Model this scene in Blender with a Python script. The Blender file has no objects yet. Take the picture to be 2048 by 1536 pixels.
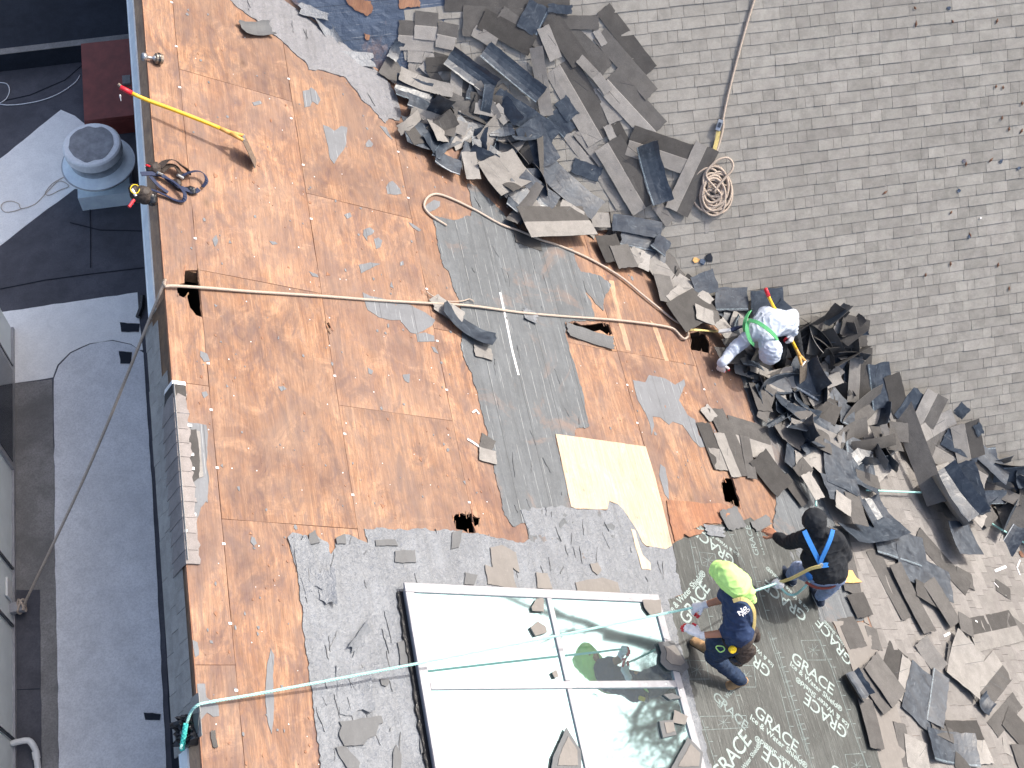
import bpy, bmesh, math, random
from mathutils import Vector, Matrix, noise, geometry
PI = math.pi
random.seed(11)
SC = bpy.context.scene
COL = SC.collection
# ---------------------------------------------------------------- camera
F_PX, W_PX, H_PX = 2465.1, 2048, 1536
RIDGE = 3.4                                   # height of the roof ridge over the flat roof beside it
CAM = Vector((1.29184, -6.56964, 8.90452 + RIDGE))
RCAM = (Matrix.Rotation(-0.285773, 3, 'Z') @ Matrix.Rotation(0.527269, 3, 'X') @ Matrix.Rotation(0.0978413, 3, 'Z'))
cd = bpy.data.cameras.new('camera'); cam = bpy.data.objects.new('camera', cd); COL.objects.link(cam)
cd.sensor_width = 36; cd.lens = F_PX / W_PX * 36; cd.clip_start = .1; cd.clip_end = 2000
cam.matrix_world = Matrix.Translation(CAM) @ RCAM.to_4x4()
SC.camera = cam
# ---------------------------------------------------------------- light
SUN_EL, SUN_AZ = 45.0, 14.0                  # azimuth measured from +X towards +Y
w = bpy.data.worlds.new('World'); SC.world = w; w.use_nodes = True
nt = w.node_tree; nt.nodes.clear()
sky = nt.nodes.new('ShaderNodeTexSky'); sky.sky_type = 'NISHITA'; sky.sun_disc = False
sky.sun_elevation = math.radians(SUN_EL); sky.sun_rotation = math.radians(90 - SUN_AZ)
sky.air_density = 1.0; sky.dust_density = 5.0; sky.ozone_density = 1.0
bg = nt.nodes.new('ShaderNodeBackground'); bg.inputs[1].default_value = 0.15
wo = nt.nodes.new('ShaderNodeOutputWorld')
nt.links.new(sky.outputs[0], bg.inputs[0]); nt.links.new(bg.outputs[0], wo.inputs[0])
sd = bpy.data.lights.new('sun', 'SUN'); sd.energy = 2.0; sd.angle = math.radians(.53); sd.color = (1, .955, .88)
sun = bpy.data.objects.new('sun', sd); COL.objects.link(sun); sun.location = (10, 5, 20)
SDIR = Vector((math.cos(math.radians(SUN_EL)) * math.cos(math.radians(SUN_AZ)), math.cos(math.radians(SUN_EL)) * math.sin(math.radians(SUN_AZ)), math.sin(math.radians(SUN_EL))))
sun.rotation_euler = SDIR.to_track_quat('Z', 'Y').to_euler()
SC.view_settings.view_transform = 'Standard'; SC.view_settings.look = 'None'
SC.view_settings.exposure = 0.86; SC.view_settings.gamma = 1; SC.view_settings.use_curve_mapping = False
SC.cycles.max_bounces = 6; SC.cycles.use_denoising = True

# ---------------------------------------------------------------- frames
PA, PB = 0.54625, 0.76


class Plane:
    def __init__(s, o, u, v, n):
        s.o, s.u, s.v, s.n = Vector(o), Vector(u).normalized(), Vector(v).normalized(), Vector(n).normalized()
        s.m = Matrix((s.u, s.v, s.n)).transposed()

    def ray(s, x, y, h=0.0):
        d = RCAM @ Vector(((x - W_PX / 2) / F_PX, -(y - H_PX / 2) / F_PX, -1.0))
        t = (s.n.dot(s.o) + h - s.n.dot(CAM)) / s.n.dot(d)
        return CAM + d * t, t

    def at(s, x, y, h=0.0): return s.ray(x, y, h)[0]

    def uv(s, x, y, h=0.0):
        q = s.at(x, y, h) - s.o
        return (q.dot(s.u), q.dot(s.v))

    def w(s, u, v, h=0.0): return s.o + s.u * u + s.v * v + s.n * h


A = Plane((0, 0, RIDGE), (math.cos(PA), 0, -math.sin(PA)), (0, 1, 0), (math.sin(PA), 0, math.cos(PA)))
VAL = Vector((6.47919, .80807, RIDGE - 3.93909))
B = Plane(VAL, (1, 0, 0), (0, math.cos(PB), math.sin(PB)), (0, -math.sin(PB), math.cos(PB)))
G = Plane((0, 0, 0), (1, 0, 0), (0, 1, 0), (0, 0, 1))
TH = math.radians(60)
C = Plane((0, 0, RIDGE), (-math.cos(TH), 0, -math.sin(TH)), (0, -1, 0), (-math.sin(TH), 0, math.cos(TH)))
VD = A.n.cross(B.n).normalized()
if VD.x < 0: VD = -VD


def surf(x, y, h=0.0):
    pa, ta = A.ray(x, y, h); pb, tb = B.ray(x, y, h)
    return (pa, A) if ta < tb else (pb, B)


def zray(x, y, z):                            # point of the sight line at height z
    d = RCAM @ Vector(((x - W_PX / 2) / F_PX, -(y - H_PX / 2) / F_PX, -1.0))
    return CAM + d * ((z - CAM.z) / d.z)


def to_px(p):
    q = RCAM.transposed() @ (Vector(p) - CAM)
    return (W_PX / 2 + F_PX * q.x / -q.z, H_PX / 2 - F_PX * q.y / -q.z)


# ---------------------------------------------------------------- materials
class NT:
    def __init__(s, name, rough=.8, spec=.3):
        s.m = bpy.data.materials.new(name); s.m.use_nodes = True
        s.t = s.m.node_tree; s.b = s.t.nodes['Principled BSDF']
        s.b.inputs['Roughness'].default_value = rough
        s.b.inputs['Specular IOR Level'].default_value = spec

    def n(s, typ, **kw):
        n = s.t.nodes.new(typ)
        for k, v in kw.items():
            if k.startswith('i_'): n.inputs[k[2:].replace('_', ' ')].default_value = v
            else: setattr(n, k, v)
        return n

    def l(s, a, b): s.t.links.new(a, b)

    def coord(s, kind='obj', scale=(1, 1, 1), rot=(0, 0, 0), rnd=0.0):
        if kind == 'obj': src = s.n('ShaderNodeTexCoord').outputs['Object']
        else: src = s.n('ShaderNodeNewGeometry').outputs['Position']
        mp = s.n('ShaderNodeMapping'); mp.inputs['Rotation'].default_value = rot
        mp2 = s.n('ShaderNodeMapping'); mp2.inputs['Scale'].default_value = scale
        s.l(src, mp.inputs[0]); o = mp.outputs[0]
        if rnd:
            oi = s.n('ShaderNodeObjectInfo'); mm = s.n('ShaderNodeVectorMath', operation='MULTIPLY_ADD')
            cb = s.n('ShaderNodeCombineXYZ')
            mu = s.n('ShaderNodeMath', operation='MULTIPLY'); mu.inputs[1].default_value = rnd
            s.l(oi.outputs['Random'], mu.inputs[0])
            for i in range(3): s.l(mu.outputs[0], cb.inputs[i])
            ad = s.n('ShaderNodeVectorMath', operation='ADD'); s.l(o, ad.inputs[0]); s.l(cb.outputs[0], ad.inputs[1]); o = ad.outputs[0]
        s.l(o, mp2.inputs[0]); return mp2.outputs[0]

    def noise(s, vec, scale=5, detail=4, rough=.6, dist=0.0, out=0):
        n = s.n('ShaderNodeTexNoise'); n.inputs['Scale'].default_value = scale; n.inputs['Detail'].default_value = detail
        n.inputs['Roughness'].default_value = rough; n.inputs['Distortion'].default_value = dist
        s.l(vec, n.inputs['Vector']); return n.outputs[out]

    def ramp(s, fac, stops, interp='LINEAR'):
        r = s.n('ShaderNodeValToRGB'); r.color_ramp.interpolation = interp
        e = r.color_ramp.elements
        while len(e) < len(stops): e.new(.5)
        for k, (p, c) in enumerate(stops):
            e[k].position = p; e[k].color = (c[0], c[1], c[2], 1) if not isinstance(c, (int, float)) else (c, c, c, 1)
        s.l(fac, r.inputs[0]); return r.outputs[0]

    def mix(s, fac, a, b, mode='MIX'):
        m = s.n('ShaderNodeMix', data_type='RGBA', blend_type=mode)
        for sock, v in ((m.inputs[0], fac), (m.inputs[6], a), (m.inputs[7], b)):
            if isinstance(v, (int, float)): sock.default_value = v
            elif isinstance(v, tuple): sock.default_value = (*v, 1)
            else: s.l(v, sock)
        return m.outputs[2]

    def math(s, op, a, b=0.0):
        m = s.n('ShaderNodeMath', operation=op)
        for sock, v in ((m.inputs[0], a), (m.inputs[1], b)):
            if isinstance(v, (int, float)): sock.default_value = v
            else: s.l(v, sock)
        return m.outputs[0]

    def bump(s, h, strength=.3, dist=.01):
        b = s.n('ShaderNodeBump'); b.inputs['Strength'].default_value = strength; b.inputs['Distance'].default_value = dist
        s.l(h, b.inputs['Height']); s.l(b.outputs[0], s.b.inputs['Normal'])

    def col(s, c):
        if isinstance(c, tuple): s.b.inputs['Base Color'].default_value = (*c, 1)
        else: s.l(c, s.b.inputs['Base Color'])

    def rough(s, c): s.l(c, s.b.inputs['Roughness'])


def plain(name, c, rough=.6, var=.15, scale=25, metal=0.0, spec=.4, bump=0.0):
    m = NT(name, rough, spec); v = m.coord('obj')
    f = m.noise(v, scale, 5, .65)
    d = tuple(x * (1 - var) for x in c); e = tuple(min(1, x * (1 + var)) for x in c)
    m.col(m.ramp(f, [(.3, d), (.7, e)])); m.b.inputs['Metallic'].default_value = metal
    if bump: m.bump(f, bump, .01)
    return m.m


ROT_A = (0, PA, 0)          # turns world positions into roof coordinates of plane A


def rotA():                 # mapping rotation that takes position to (u, v, n)
    return (0, -PA, 0)


def wood(name, light, mid, dark, stain, stain_amt=.6, knots=True):
    m = NT(name, .75, .25)
    v = m.coord('pos', (1, 1, 1), rotA(), rnd=37.0)
    st = m.coord('pos', (9, .55, 1), rotA(), rnd=37.0)
    fine = m.coord('pos', (60, 1.6, 1), rotA(), rnd=11.0)
    cat = m.coord('pos', (5.5, 1.4, 1), rotA(), rnd=53.0)
    big = m.noise(v, 1.1, 5, .62, .6)
    mid_n = m.noise(st, 2.4, 8, .78, .7)
    cat_n = m.noise(cat, 1.0, 3, .55, 2.2)
    ring = m.math('FRACT', m.math('MULTIPLY', cat_n, 9.0))
    ring2 = m.math('ABSOLUTE', m.math('SUBTRACT', ring, .5))
    fn = m.noise(fine, 2.2, 5, .7, .2)
    c1 = m.ramp(mid_n, [(.32, dark), (.5, mid), (.68, light)])
    c2 = m.mix(m.ramp(ring2, [(.0, .5), (.2, 0.0)]), c1, dark)
    c2 = m.mix(.62, c1, c2)
    c3 = m.mix(m.ramp(big, [(.4, 0.0), (.58, stain_amt)]), c2, stain)
    # pale bleached streaks and rust blotches
    blot = m.noise(v, 2.6, 6, .7, 1.2)
    c4 = m.mix(m.ramp(blot, [(.53, 0.0), (.73, .55)]), c3, tuple(min(1, x * 1.25) for x in light))
    blot2 = m.noise(m.coord('pos', (1.5, .6, 1), rotA(), rnd=91.0), 2.0, 6, .75, 2.0)
    c5 = m.mix(m.ramp(blot2, [(.47, 0.0), (.64, .7)]), c4, (stain[0] * .62, stain[1] * .68, stain[2] * .85))
    c6 = m.mix(m.ramp(fn, [(.32, .5), (.54, 0.0)]), c5, tuple(x * .42 for x in dark))
    if knots:
        vo = m.n('ShaderNodeTexVoronoi'); vo.inputs['Scale'].default_value = 1.25 if knots is True else 5.0; m.l(m.coord('pos', (1.6, 1, 1), rotA(), rnd=17.0), vo.inputs['Vector'])
        c6 = m.mix(m.ramp(vo.outputs['Distance'], [(.0, .85), (.05, .4), (.12, 0.0)]), c6, tuple(x * .35 for x in dark))
    spk = m.noise(v, 55, 2, .5); c6 = m.mix(m.ramp(spk, [(.68, 0.0), (.74, .5)]), c6, tuple(x * .3 for x in dark))
    patch = m.noise(m.coord('pos', (1.6, .6, 1), rotA(), rnd=71.0), 9, 7, .85, .5)
    c6 = m.mix(m.ramp(patch, [(.38, .6), (.5, 0.0)]), c6, (stain[0] * .8, stain[1] * .85, stain[2] * 1.05))
    dz = m.noise(m.coord('pos', (1, .7, 1), rotA(), rnd=29.0), 1.7, 6, .7, .6)
    c6 = m.mix(m.ramp(dz, [(.38, .02), (.64, .2)]), c6, (light[0] * .86, light[0] * .66, light[0] * .5))
    oi = m.n('ShaderNodeObjectInfo')
    hv = m.n('ShaderNodeHueSaturation'); m.l(c6, hv.inputs['Color'])
    m.l(m.ramp(oi.outputs['Random'], [(0, .84), (1, 1.04)]), hv.inputs['Value']); hv.inputs['Saturation'].default_value = .97
    m.col(hv.outputs[0]); m.bump(m.mix(.6, fn, mid_n), .45, .006)
    return m.m


M = {}
M['ply'] = wood('weathered_plywood', (.53, .32, .185), (.37, .195, .108), (.20, .095, .052), (.20, .12, .092), .72)
M['ply_rot'] = wood('rotten_plywood', (.55, .30, .16), (.42, .20, .10), (.22, .09, .05), (.32, .14, .08), .5)
M['ply_new'] = wood('fresh_plywood', (.76, .61, .44), (.72, .56, .39), (.6, .43, .28), (.62, .45, .3), .3, knots=2)
M['ply_pale'] = wood('bleached_brightened_plywood', (.74, .5, .3), (.62, .4, .24), (.45, .26, .15), (.4, .24, .15), .6)  # bleached strips; also the brightened colour for shaded nailer boards
M['board'] = wood('old_board', (.42, .26, .13), (.3, .17, .085), (.16, .085, .045), (.15, .1, .07), .7)


def felt(name, c, streak=.5, crumple=.4, chalk=True, rough=.62, brown=.0, kind='A', bstr=.8):
    m = NT(name, rough, .45)
    r = rotA() if kind == 'A' else ((-PB, 0, 0) if kind == 'B' else (0, 0, 0))
    v = m.coord('pos', (1, 1, 1), r)
    sv = m.coord('pos', (7, .5, 1) if kind == 'A' else (.5, 7, 1), r)
    f1 = m.noise(sv, 2.0, 6, .7, .5)
    f2 = m.noise(v, 3.2, 6, .7, .8)
    f3 = m.noise(v, 28, 4, .7)
    d = tuple(x * .62 for x in c); e = tuple(min(1, x * 1.42) for x in c)
    col = m.ramp(f1, [(.25, d), (.5, c), (.8, e)])
    col = m.mix(streak, tuple(c), col)
    col = m.mix(m.ramp(f2, [(.35, .5), (.6, 0.0)]), col, tuple(x * .66 for x in c))
    col = m.mix(m.ramp(f3, [(.55, 0.0), (.75, .35)]), col, tuple(min(1, x * 1.5) for x in c))
    f4 = m.noise(v, 42, 5, .8, 1.2); f5 = m.noise(v, 12, 6, .8, 2.0)
    if crumple > .7:
        col = m.mix(m.ramp(f4, [(.54, 0.0), (.68, .35)]), col, tuple(min(1, x * 1.8) for x in c)); col = m.mix(m.ramp(f4, [(.32, .4), (.43, 0.0)]), col, tuple(x * .5 for x in c))
        col = m.mix(m.ramp(f5, [(.36, .7), (.43, 0.0)]), col, (c[0] * .55, c[1] * .6, c[2] * .72))
    if brown: col = m.mix(m.ramp(m.noise(v, 1.3, 5, .7, 1.0), [(.55, 0.0), (.68, brown)]), col, (.33, .19, .12))
    if chalk:      # roller lines and chalk lines along the courses
        sx = m.n('ShaderNodeSeparateXYZ'); m.l(v, sx.inputs[0])
        ax = sx.outputs[0] if kind == 'A' else sx.outputs[1]
        fr = m.math('FRACT', m.math('MULTIPLY', ax, 7.4))
        ln = m.ramp(m.math('ABSOLUTE', m.math('SUBTRACT', fr, .5)), [(.0, .7), (.012, .6), (.026, 0.0)])
        br = m.ramp(m.noise(m.coord('pos', (3, 1.2, 1) if kind == 'A' else (1.2, 3, 1), r), 3.0, 3, .6), [(.48, 0.0), (.56, .75)])
        col = m.mix(m.mix(1.0, ln, br, 'MULTIPLY'), col, (.48, .5, .5))
        scr = m.noise(m.coord('pos', (22, 1.1, 1) if kind == 'A' else (1.1, 22, 1), r), 2.6, 6, .8, .3)
        col = m.mix(m.ramp(scr, [(.6, 0.0), (.72, .55)]), col, (.42, .44, .45)); col = m.mix(m.ramp(scr, [(.28, .5), (.4, 0.0)]), col, tuple(x * .5 for x in c))
        fr2 = m.math('FRACT', m.math('MULTIPLY', ax, 2.6))
        ln2 = m.ramp(fr2, [(.0, .85), (.012, .75), (.03, 0.0)])
        col = m.mix(ln2, col, tuple(x * .4 for x in c))
    m.col(col)
    vo = m.n('ShaderNodeTexVoronoi', feature='DISTANCE_TO_EDGE'); vo.inputs['Scale'].default_value = 9
    dv = m.n('ShaderNodeVectorMath', operation='ADD'); m.l(v, dv.inputs[0])
    nn = m.noise(v, 6, 3, .6, 0, 1); m.l(nn, dv.inputs[1]); m.l(dv.outputs[0], vo.inputs['Vector'])
    h = m.mix(crumple, f1, m.mix(.5, vo.outputs['Distance'], m.noise(v, 14, 5, .7, 1.5)))
    m.bump(h, bstr, .018); return m.m


M['felt'] = felt('grey_roof_felt', (.118, .13, .14), brown=.35, crumple=.3, streak=.85, bstr=1.0)
M['felt_low'] = felt('silvery_crumpled_felt', (.185, .2, .22), streak=.7, crumple=.8, chalk=False, rough=.4, bstr=1.0)
M['felt_top'] = felt('pale_crumpled_felt', (.205, .208, .222), streak=.6, crumple=.85, chalk=False, rough=.55, bstr=1.0)
M['felt_scrap'] = felt('flat_grey_felt', (.17, .18, .195), streak=.15, crumple=.1, chalk=True, bstr=.3)
M['felt_dark'] = felt('dark_felt', (.12, .125, .13), streak=.3, crumple=.3, chalk=False, bstr=.5)
M['felt_B'] = felt('navy_shaded_felt', (.07, .10, .155), streak=.5, crumple=.5, brown=.45, kind='B', bstr=.8)  # weaker sun on the far slope is put into the blue-dark colour
M['felt_brown'] = felt('brown_grey_shingle_backing', (.2, .185, .17), streak=.2, crumple=.15, chalk=False, bstr=.3)


def membrane():
    m = NT('ice_and_water_membrane', .42, .5)
    v = m.coord('pos', (1, 1, 1), rotA()); sv = m.coord('pos', (10, .6, 1), rotA())
    f1 = m.noise(sv, 1.8, 6, .75, .4); f2 = m.noise(v, 1.6, 5, .65, .5)
    c = m.ramp(f1, [(.3, (.015, .019, .019)), (.55, (.032, .038, .037)), (.78, (.07, .08, .078))])
    c = m.mix(m.ramp(f2, [(.4, 0.0), (.68, .6)]), c, (.085, .094, .091))
    sc = m.noise(m.coord('pos', (26, 1.3, 1), rotA()), 2.5, 6, .8, .2)
    c = m.mix(m.ramp(sc, [(.56, 0.0), (.68, .75)]), c, (.27, .30, .29))
    sx = m.n('ShaderNodeSeparateXYZ'); m.l(v, sx.inputs[0])
    fr = m.math('FRACT', m.math('MULTIPLY', sx.outputs[0], 5.5))
    c = m.mix(m.ramp(fr, [(0, .8), (.03, .6), (.06, 0.0)]), c, (.015, .018, .02))
    m.col(c); m.bump(m.mix(.4, f1, m.noise(v, 20, 5, .7)), .7, .012); return m.m


M['membrane'] = membrane()


def shingle(name, c, tabs=False, rnd=.22, sp=.26):
    m = NT(name, .93, .15)
    v = m.coord('obj', rnd=9.0); p = m.coord('pos')
    g = m.noise(v, 240, 2, .6); b = m.noise(v, 7, 5, .7); bb = m.noise(p, 1.1, 4, .6)
    col = m.ramp(g, [(.32, tuple(x * (1 - sp) for x in c)), (.66, tuple(min(1, x * (1 + sp)) for x in c))])
    col = m.mix(m.ramp(b, [(.35, .6), (.6, 0.0)]), col, tuple(x * .62 for x in c))
    b2 = m.noise(m.coord('obj', (3, 3, 3), rnd=4.0), 9, 6, .75, .6); col = m.mix(m.ramp(b2, [(.56, 0.0), (.72, .5)]), col, tuple(min(1, x * 1.35) for x in c))
    col = m.mix(m.ramp(bb, [(.4, .3), (.62, 0.0)]), col, (c[0] * .78, c[1] * .77, c[2] * .76))
    at = m.n('ShaderNodeAttribute', attribute_name='tint'); at.attribute_type = 'GEOMETRY'
    oi = m.n('ShaderNodeObjectInfo')
    val = m.ramp(oi.outputs['Random'], [(0, 1 - rnd * .5), (1, 1 + rnd * .5)])
    col = m.mix(1.0, col, val, 'MULTIPLY')
    m.col(m.mix(1.0, col, at.outputs['Color'], 'MULTIPLY') if tabs else col)
    m.bump(g, .5, .004); return m.m


M['sh_pale'] = shingle('pale_granules', (.30, .288, .272), rnd=.4)
M['sh_fixed'] = shingle('weathered_granules', (.33, .317, .29), rnd=.2, sp=.2)
M['sh_fixedA'] = shingle('dusty_granules', (.25, .238, .226), rnd=.2, sp=.22)
M['sh_fixed_t'] = shingle('weathered_granule_courses', (.33, .317, .29), rnd=0, sp=.2, tabs=True)
M['sh_fixedA_t'] = shingle('dusty_granule_courses', (.25, .238, .226), rnd=0, sp=.22, tabs=True)
M['sh_side'] = shingle('shade_lifted_side_granules', (.38, .37, .35), rnd=.15)  # same granules, colour lightened to offset the shade on the steep face
M['sh_dark'] = shingle('dark_headlap_granules', (.11, .106, .102), rnd=.75)
M['sh_ridge'] = shingle('ridge_granules', (.31, .285, .275), rnd=.12)


def underside():
    m = NT('shingle_underside', .36, .6)
    v = m.coord('obj', rnd=21.0)
    f = m.noise(v, 9, 5, .7, .8); f2 = m.noise(m.coord('obj', (3, 14, 3), rnd=5.0), 2, 5, .7)
    c = m.ramp(f, [(.3, (.016, .022, .034)), (.55, (.036, .05, .07)), (.75, (.085, .105, .13))])
    c = m.mix(m.ramp(f2, [(.6, 0.0), (.76, .5)]), c, (.3, .34, .37))
    m.col(c); m.rough(m.ramp(f, [(.3, .28), (.7, .55)])); m.bump(f, .4, .01); return m.m


M['under'] = underside()
M['strip'] = plain('adhesive_tape', (.15, .19, .22), .35, .7, 60, bump=.4)
M['strip_w'] = plain('release_tape', (.34, .37, .4), .4, .7, 60, bump=.4)


def flatroof(name, c, var=.3, speck=.3, wear=.5):
    m = NT(name, .85, .2); v = m.coord('pos')
    a = m.noise(v, 1.3, 6, .65, .5); b = m.noise(v, 60, 3, .7); cc = m.noise(v, 5, 6, .75, .4)
    col = m.ramp(a, [(.3, tuple(x * (1 - var) for x in c)), (.7, tuple(min(1, x * (1 + var)) for x in c))])
    col = m.mix(m.ramp(cc, [(.36, wear), (.56, 0.0)]), col, tuple(x * .6 for x in c))
    col = m.mix(m.ramp(b, [(.35, speck), (.6, 0.0)]), col, tuple(x * .5 for x in c))
    m.col(col); m.bump(b, .3, .005); return m.m


M['roof_navy'] = flatroof('dark_membrane_roof', (.10, .10, .115), .25)
M['roof_pale'] = flatroof('pale_coating', (.90, .89, .86), .06, .22, .2)
M['roof_blue'] = flatroof('blue_grey_coating', (.80, .80, .80), .1, .38, .32)
M['roof_grey'] = flatroof('grey_patch_membrane', (.26, .25, .24), .35, .5)
M['roof_black'] = flatroof('black_membrane', (.028, .033, .045), .3)
M['metal_blue'] = plain('blue_grey_painted_metal', (.80, .88, .94), .4, .12, 8, spec=.5)
M['metal_white'] = plain('white_painted_metal', (.34, .34, .36), .4, .15, 12, spec=.5)
M['metal'] = plain('galvanised_metal', (.42, .44, .46), .32, .2, 12, metal=.7)
M['steel'] = plain('scraped_steel', (.28, .24, .2), .4, .4, 30, metal=.6)
M['red_paint'] = plain('dull_red_paint', (.2, .045, .035), .5, .25, 6)
M['dirt'] = plain('grime', (.3, .3, .31), .9, .3, 8)
M['siding'] = plain('grey_green_siding', (.82, .88, .88), .55, .05, 5)
M['dark_glass'] = plain('dark_glass', (.03, .04, .06), .1, .1, 4, spec=.6)
M['white_plastic'] = plain('white_plastic', (.78, .78, .76), .35, .06, 10)
M['black_plastic'] = plain('black_plastic', (.014, .015, .018), .22, .3, 14, spec=.6, bump=.5)
M['lime'] = plain('lime_hi_vis_cloth', (.56, .92, .28), .8, .08, 14, bump=.5)
M['navy'] = plain('navy_cotton', (.022, .043, .105), .85, .25, 12, bump=.5)
M['denim'] = plain('dark_denim', (.02, .038, .078), .85, .4, 16, bump=.6)
M['jeans'] = plain('light_blue_denim', (.26, .33, .48), .85, .3, 14, bump=.6)
M['blackcloth'] = plain('black_fleece', (.016, .019, .024), .9, .3, 14, bump=.6)
M['greycloth'] = plain('pale_grey_hoodie', (.50, .56, .66), .85, .1, 9, bump=.6)
M['skin'] = plain('skin', (.42, .2, .12), .55, .1, 12)
M['glove'] = plain('white_knit_glove', (.72, .72, .74), .8, .1, 40, bump=.4)
M['red'] = plain('red_rubber', (.62, .025, .04), .4, .12, 20)
M['boot'] = plain('tan_boot_leather', (.42, .26, .13), .6, .25, 18, bump=.4)
M['sole'] = plain('sole_rubber', (.55, .55, .52), .7, .1, 18)
M['shoe'] = plain('navy_shoe', (.025, .035, .06), .7, .2, 18)
M['leather'] = plain('dark_tool_leather', (.05, .038, .032), .6, .35, 22, bump=.4)
M['yellow'] = plain('yellow_fibreglass', (.85, .5, .035), .35, .1, 9)
M['ash'] = plain('ash_wood', (.66, .36, .1), .5, .25, 14)
M['tape_y'] = plain('yellow_plastic', (.85, .6, .03), .4, .1, 20)
M['web_blue'] = plain('blue_webbing', (.04, .22, .62), .7, .12, 60)
M['web_green'] = plain('green_webbing', (.10, .42, .17), .7, .12, 60)
M['web_navy'] = plain('navy_webbing', (.018, .028, .07), .7, .12, 60)
M['web_yellow'] = plain('yellow_webbing', (.62, .5, .2), .7, .2, 60)
M['rope_tan'] = plain('tan_rope', (.47, .39, .32), .9, .2, 70, bump=.4)
M['rope_teal'] = plain('teal_rope', (.40, .72, .66), .55, .15, 70)
M['rope_teal_deep'] = plain('deep_teal_rope', (.06, .5, .45), .55, .15, 70)
M['leaf'] = plain('dry_leaf', (.16, .08, .05), .8, .4, 20)
M['chip'] = plain('wood_chip', (.72, .42, .16), .8, .25, 30)
M['white_bit'] = plain('white_scrap', (.85, .85, .85), .5, .1, 30)
M['ink'] = plain('pale_printed_ink', (.30, .37, .355), .6, .5, 18)
M['ink_dim'] = plain('worn_printed_ink', (.20, .25, .245), .7, .6, 14)
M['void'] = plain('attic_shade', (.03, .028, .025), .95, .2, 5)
M['asphalt'] = flatroof('asphalt', (.05, .05, .055), .2)
M['bark'] = plain('bark', (.05, .045, .035), .9, .4, 6)
M['leafg'] = plain('green_leaves', (.04, .07, .03), .7, .4, 3)


def paneglass():
    m = NT('skylight_glass', .03, .5)
    v = m.coord('pos', rot=rotA())
    n = m.noise(v, .7, 2, .5); m.bump(n, .12, .01)
    m.b.inputs['Base Color'].default_value = (.36, .53, .545, 1); m.b.inputs['Metallic'].default_value = 1
    d = m.n('ShaderNodeBsdfDiffuse'); d.inputs[0].default_value = (.55, .62, .62, 1)
    mx = m.n('ShaderNodeMixShader'); mx.inputs[0].default_value = .10
    m.l(m.b.outputs[0], mx.inputs[1]); m.l(d.outputs[0], mx.inputs[2])
    m.l(mx.outputs[0], m.t.nodes['Material Output'].inputs[0]); return m.m


M['glass'] = paneglass()


# ---------------------------------------------------------------- objects
def tag(o, label=None, cat=None, group=None, kind=None):
    if label: o['label'] = label
    if cat: o['category'] = cat
    if group: o['group'] = group
    if kind: o['kind'] = kind
    return o


def empty(name, loc, label, cat, group=None):
    o = bpy.data.objects.new(name, None); COL.objects.link(o); o.location = loc; o.empty_display_size = .1
    return tag(o, label, cat, group)


def mk(name, verts, faces, mats, parent=None, idx=None, smooth=False, loc=None, mw=None):
    """mesh object from world coordinates; its origin goes to its centre (or loc)"""
    if not isinstance(mats, (list, tuple)): mats = [mats]
    me = bpy.data.meshes.new(name)
    if mw is None:
        if loc is None:
            loc = Vector((0, 0, 0))
            for q in verts: loc += Vector(q)
            loc /= max(1, len(verts))
        vs = [tuple(Vector(q) - Vector(loc)) for q in verts]
    else: vs = [tuple(q) for q in verts]
    me.from_pydata(vs, [], faces)
    for m_ in mats: me.materials.append(M[m_] if isinstance(m_, str) else m_)
    if idx: me.polygons.foreach_set('material_index', idx)
    if smooth: me.polygons.foreach_set('use_smooth', [True] * len(me.polygons))
    me.update()
    o = bpy.data.objects.new(name, me); COL.objects.link(o)
    if parent is not None: o.parent = parent
    if mw is not None:
        o.matrix_local = (pm(parent).inverted() @ mw) if parent is not None else mw
    else: o.location = Vector(loc) - (pl(parent) if parent is not None else Vector((0, 0, 0)))
    return o


def pl(o):
    p = Vector(o.location)
    while o.parent: o = o.parent; p += Vector(o.location)
    return p


def pm(o): return Matrix.Translation(pl(o))


def join_meshes(parts):
    V, Fc = [], []
    for v, f in parts:
        k = len(V); V += list(v); Fc += [tuple(i + k for i in q) for q in f]
    return V, Fc


def box_between(c, ax, ay, az, sx, sy, sz):
    c = Vector(c); V = []
    for z in (-1, 1):
        for y in (-1, 1):
            for x in (-1, 1): V.append(c + ax * (x * sx / 2) + ay * (y * sy / 2) + az * (z * sz / 2))
    return V, [(0, 2, 3, 1), (4, 5, 7, 6), (0, 1, 5, 4), (2, 6, 7, 3), (0, 4, 6, 2), (1, 3, 7, 5)]


def pbox(P, u0, u1, v0, v1, h0, h1):
    V = [P.w(u, v, h) for h in (h0, h1) for v in (v0, v1) for u in (u0, u1)]
    return V, [(0, 2, 3, 1), (4, 5, 7, 6), (0, 1, 5, 4), (2, 6, 7, 3), (0, 4, 6, 2), (1, 3, 7, 5)]


def resample(pts, step, amp, seed, closed=True):
    if .0065 <= amp < .011: amp *= 1.7; step *= .7
    out = []; n = len(pts)
    for i in range(n if closed else n - 1):
        a = Vector(pts[i]); b = Vector(pts[(i + 1) % n]); L = (b - a).length
        k = max(1, int(L / step)); t = (b - a).normalized() if L > 1e-9 else Vector((1, 0)); nn = Vector((-t.y, t.x))
        for j in range(k):
            q = a + (b - a) * (j / k)
            if amp:
                w1 = noise.noise(Vector((q.x * 9, q.y * 9, seed))) * amp * 1.5 + noise.noise(Vector((q.x * 31, q.y * 31, seed + 7))) * amp
                q = q + nn * (w1 if j else w1 * .3)
            out.append((q.x, q.y))
    return out


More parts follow.
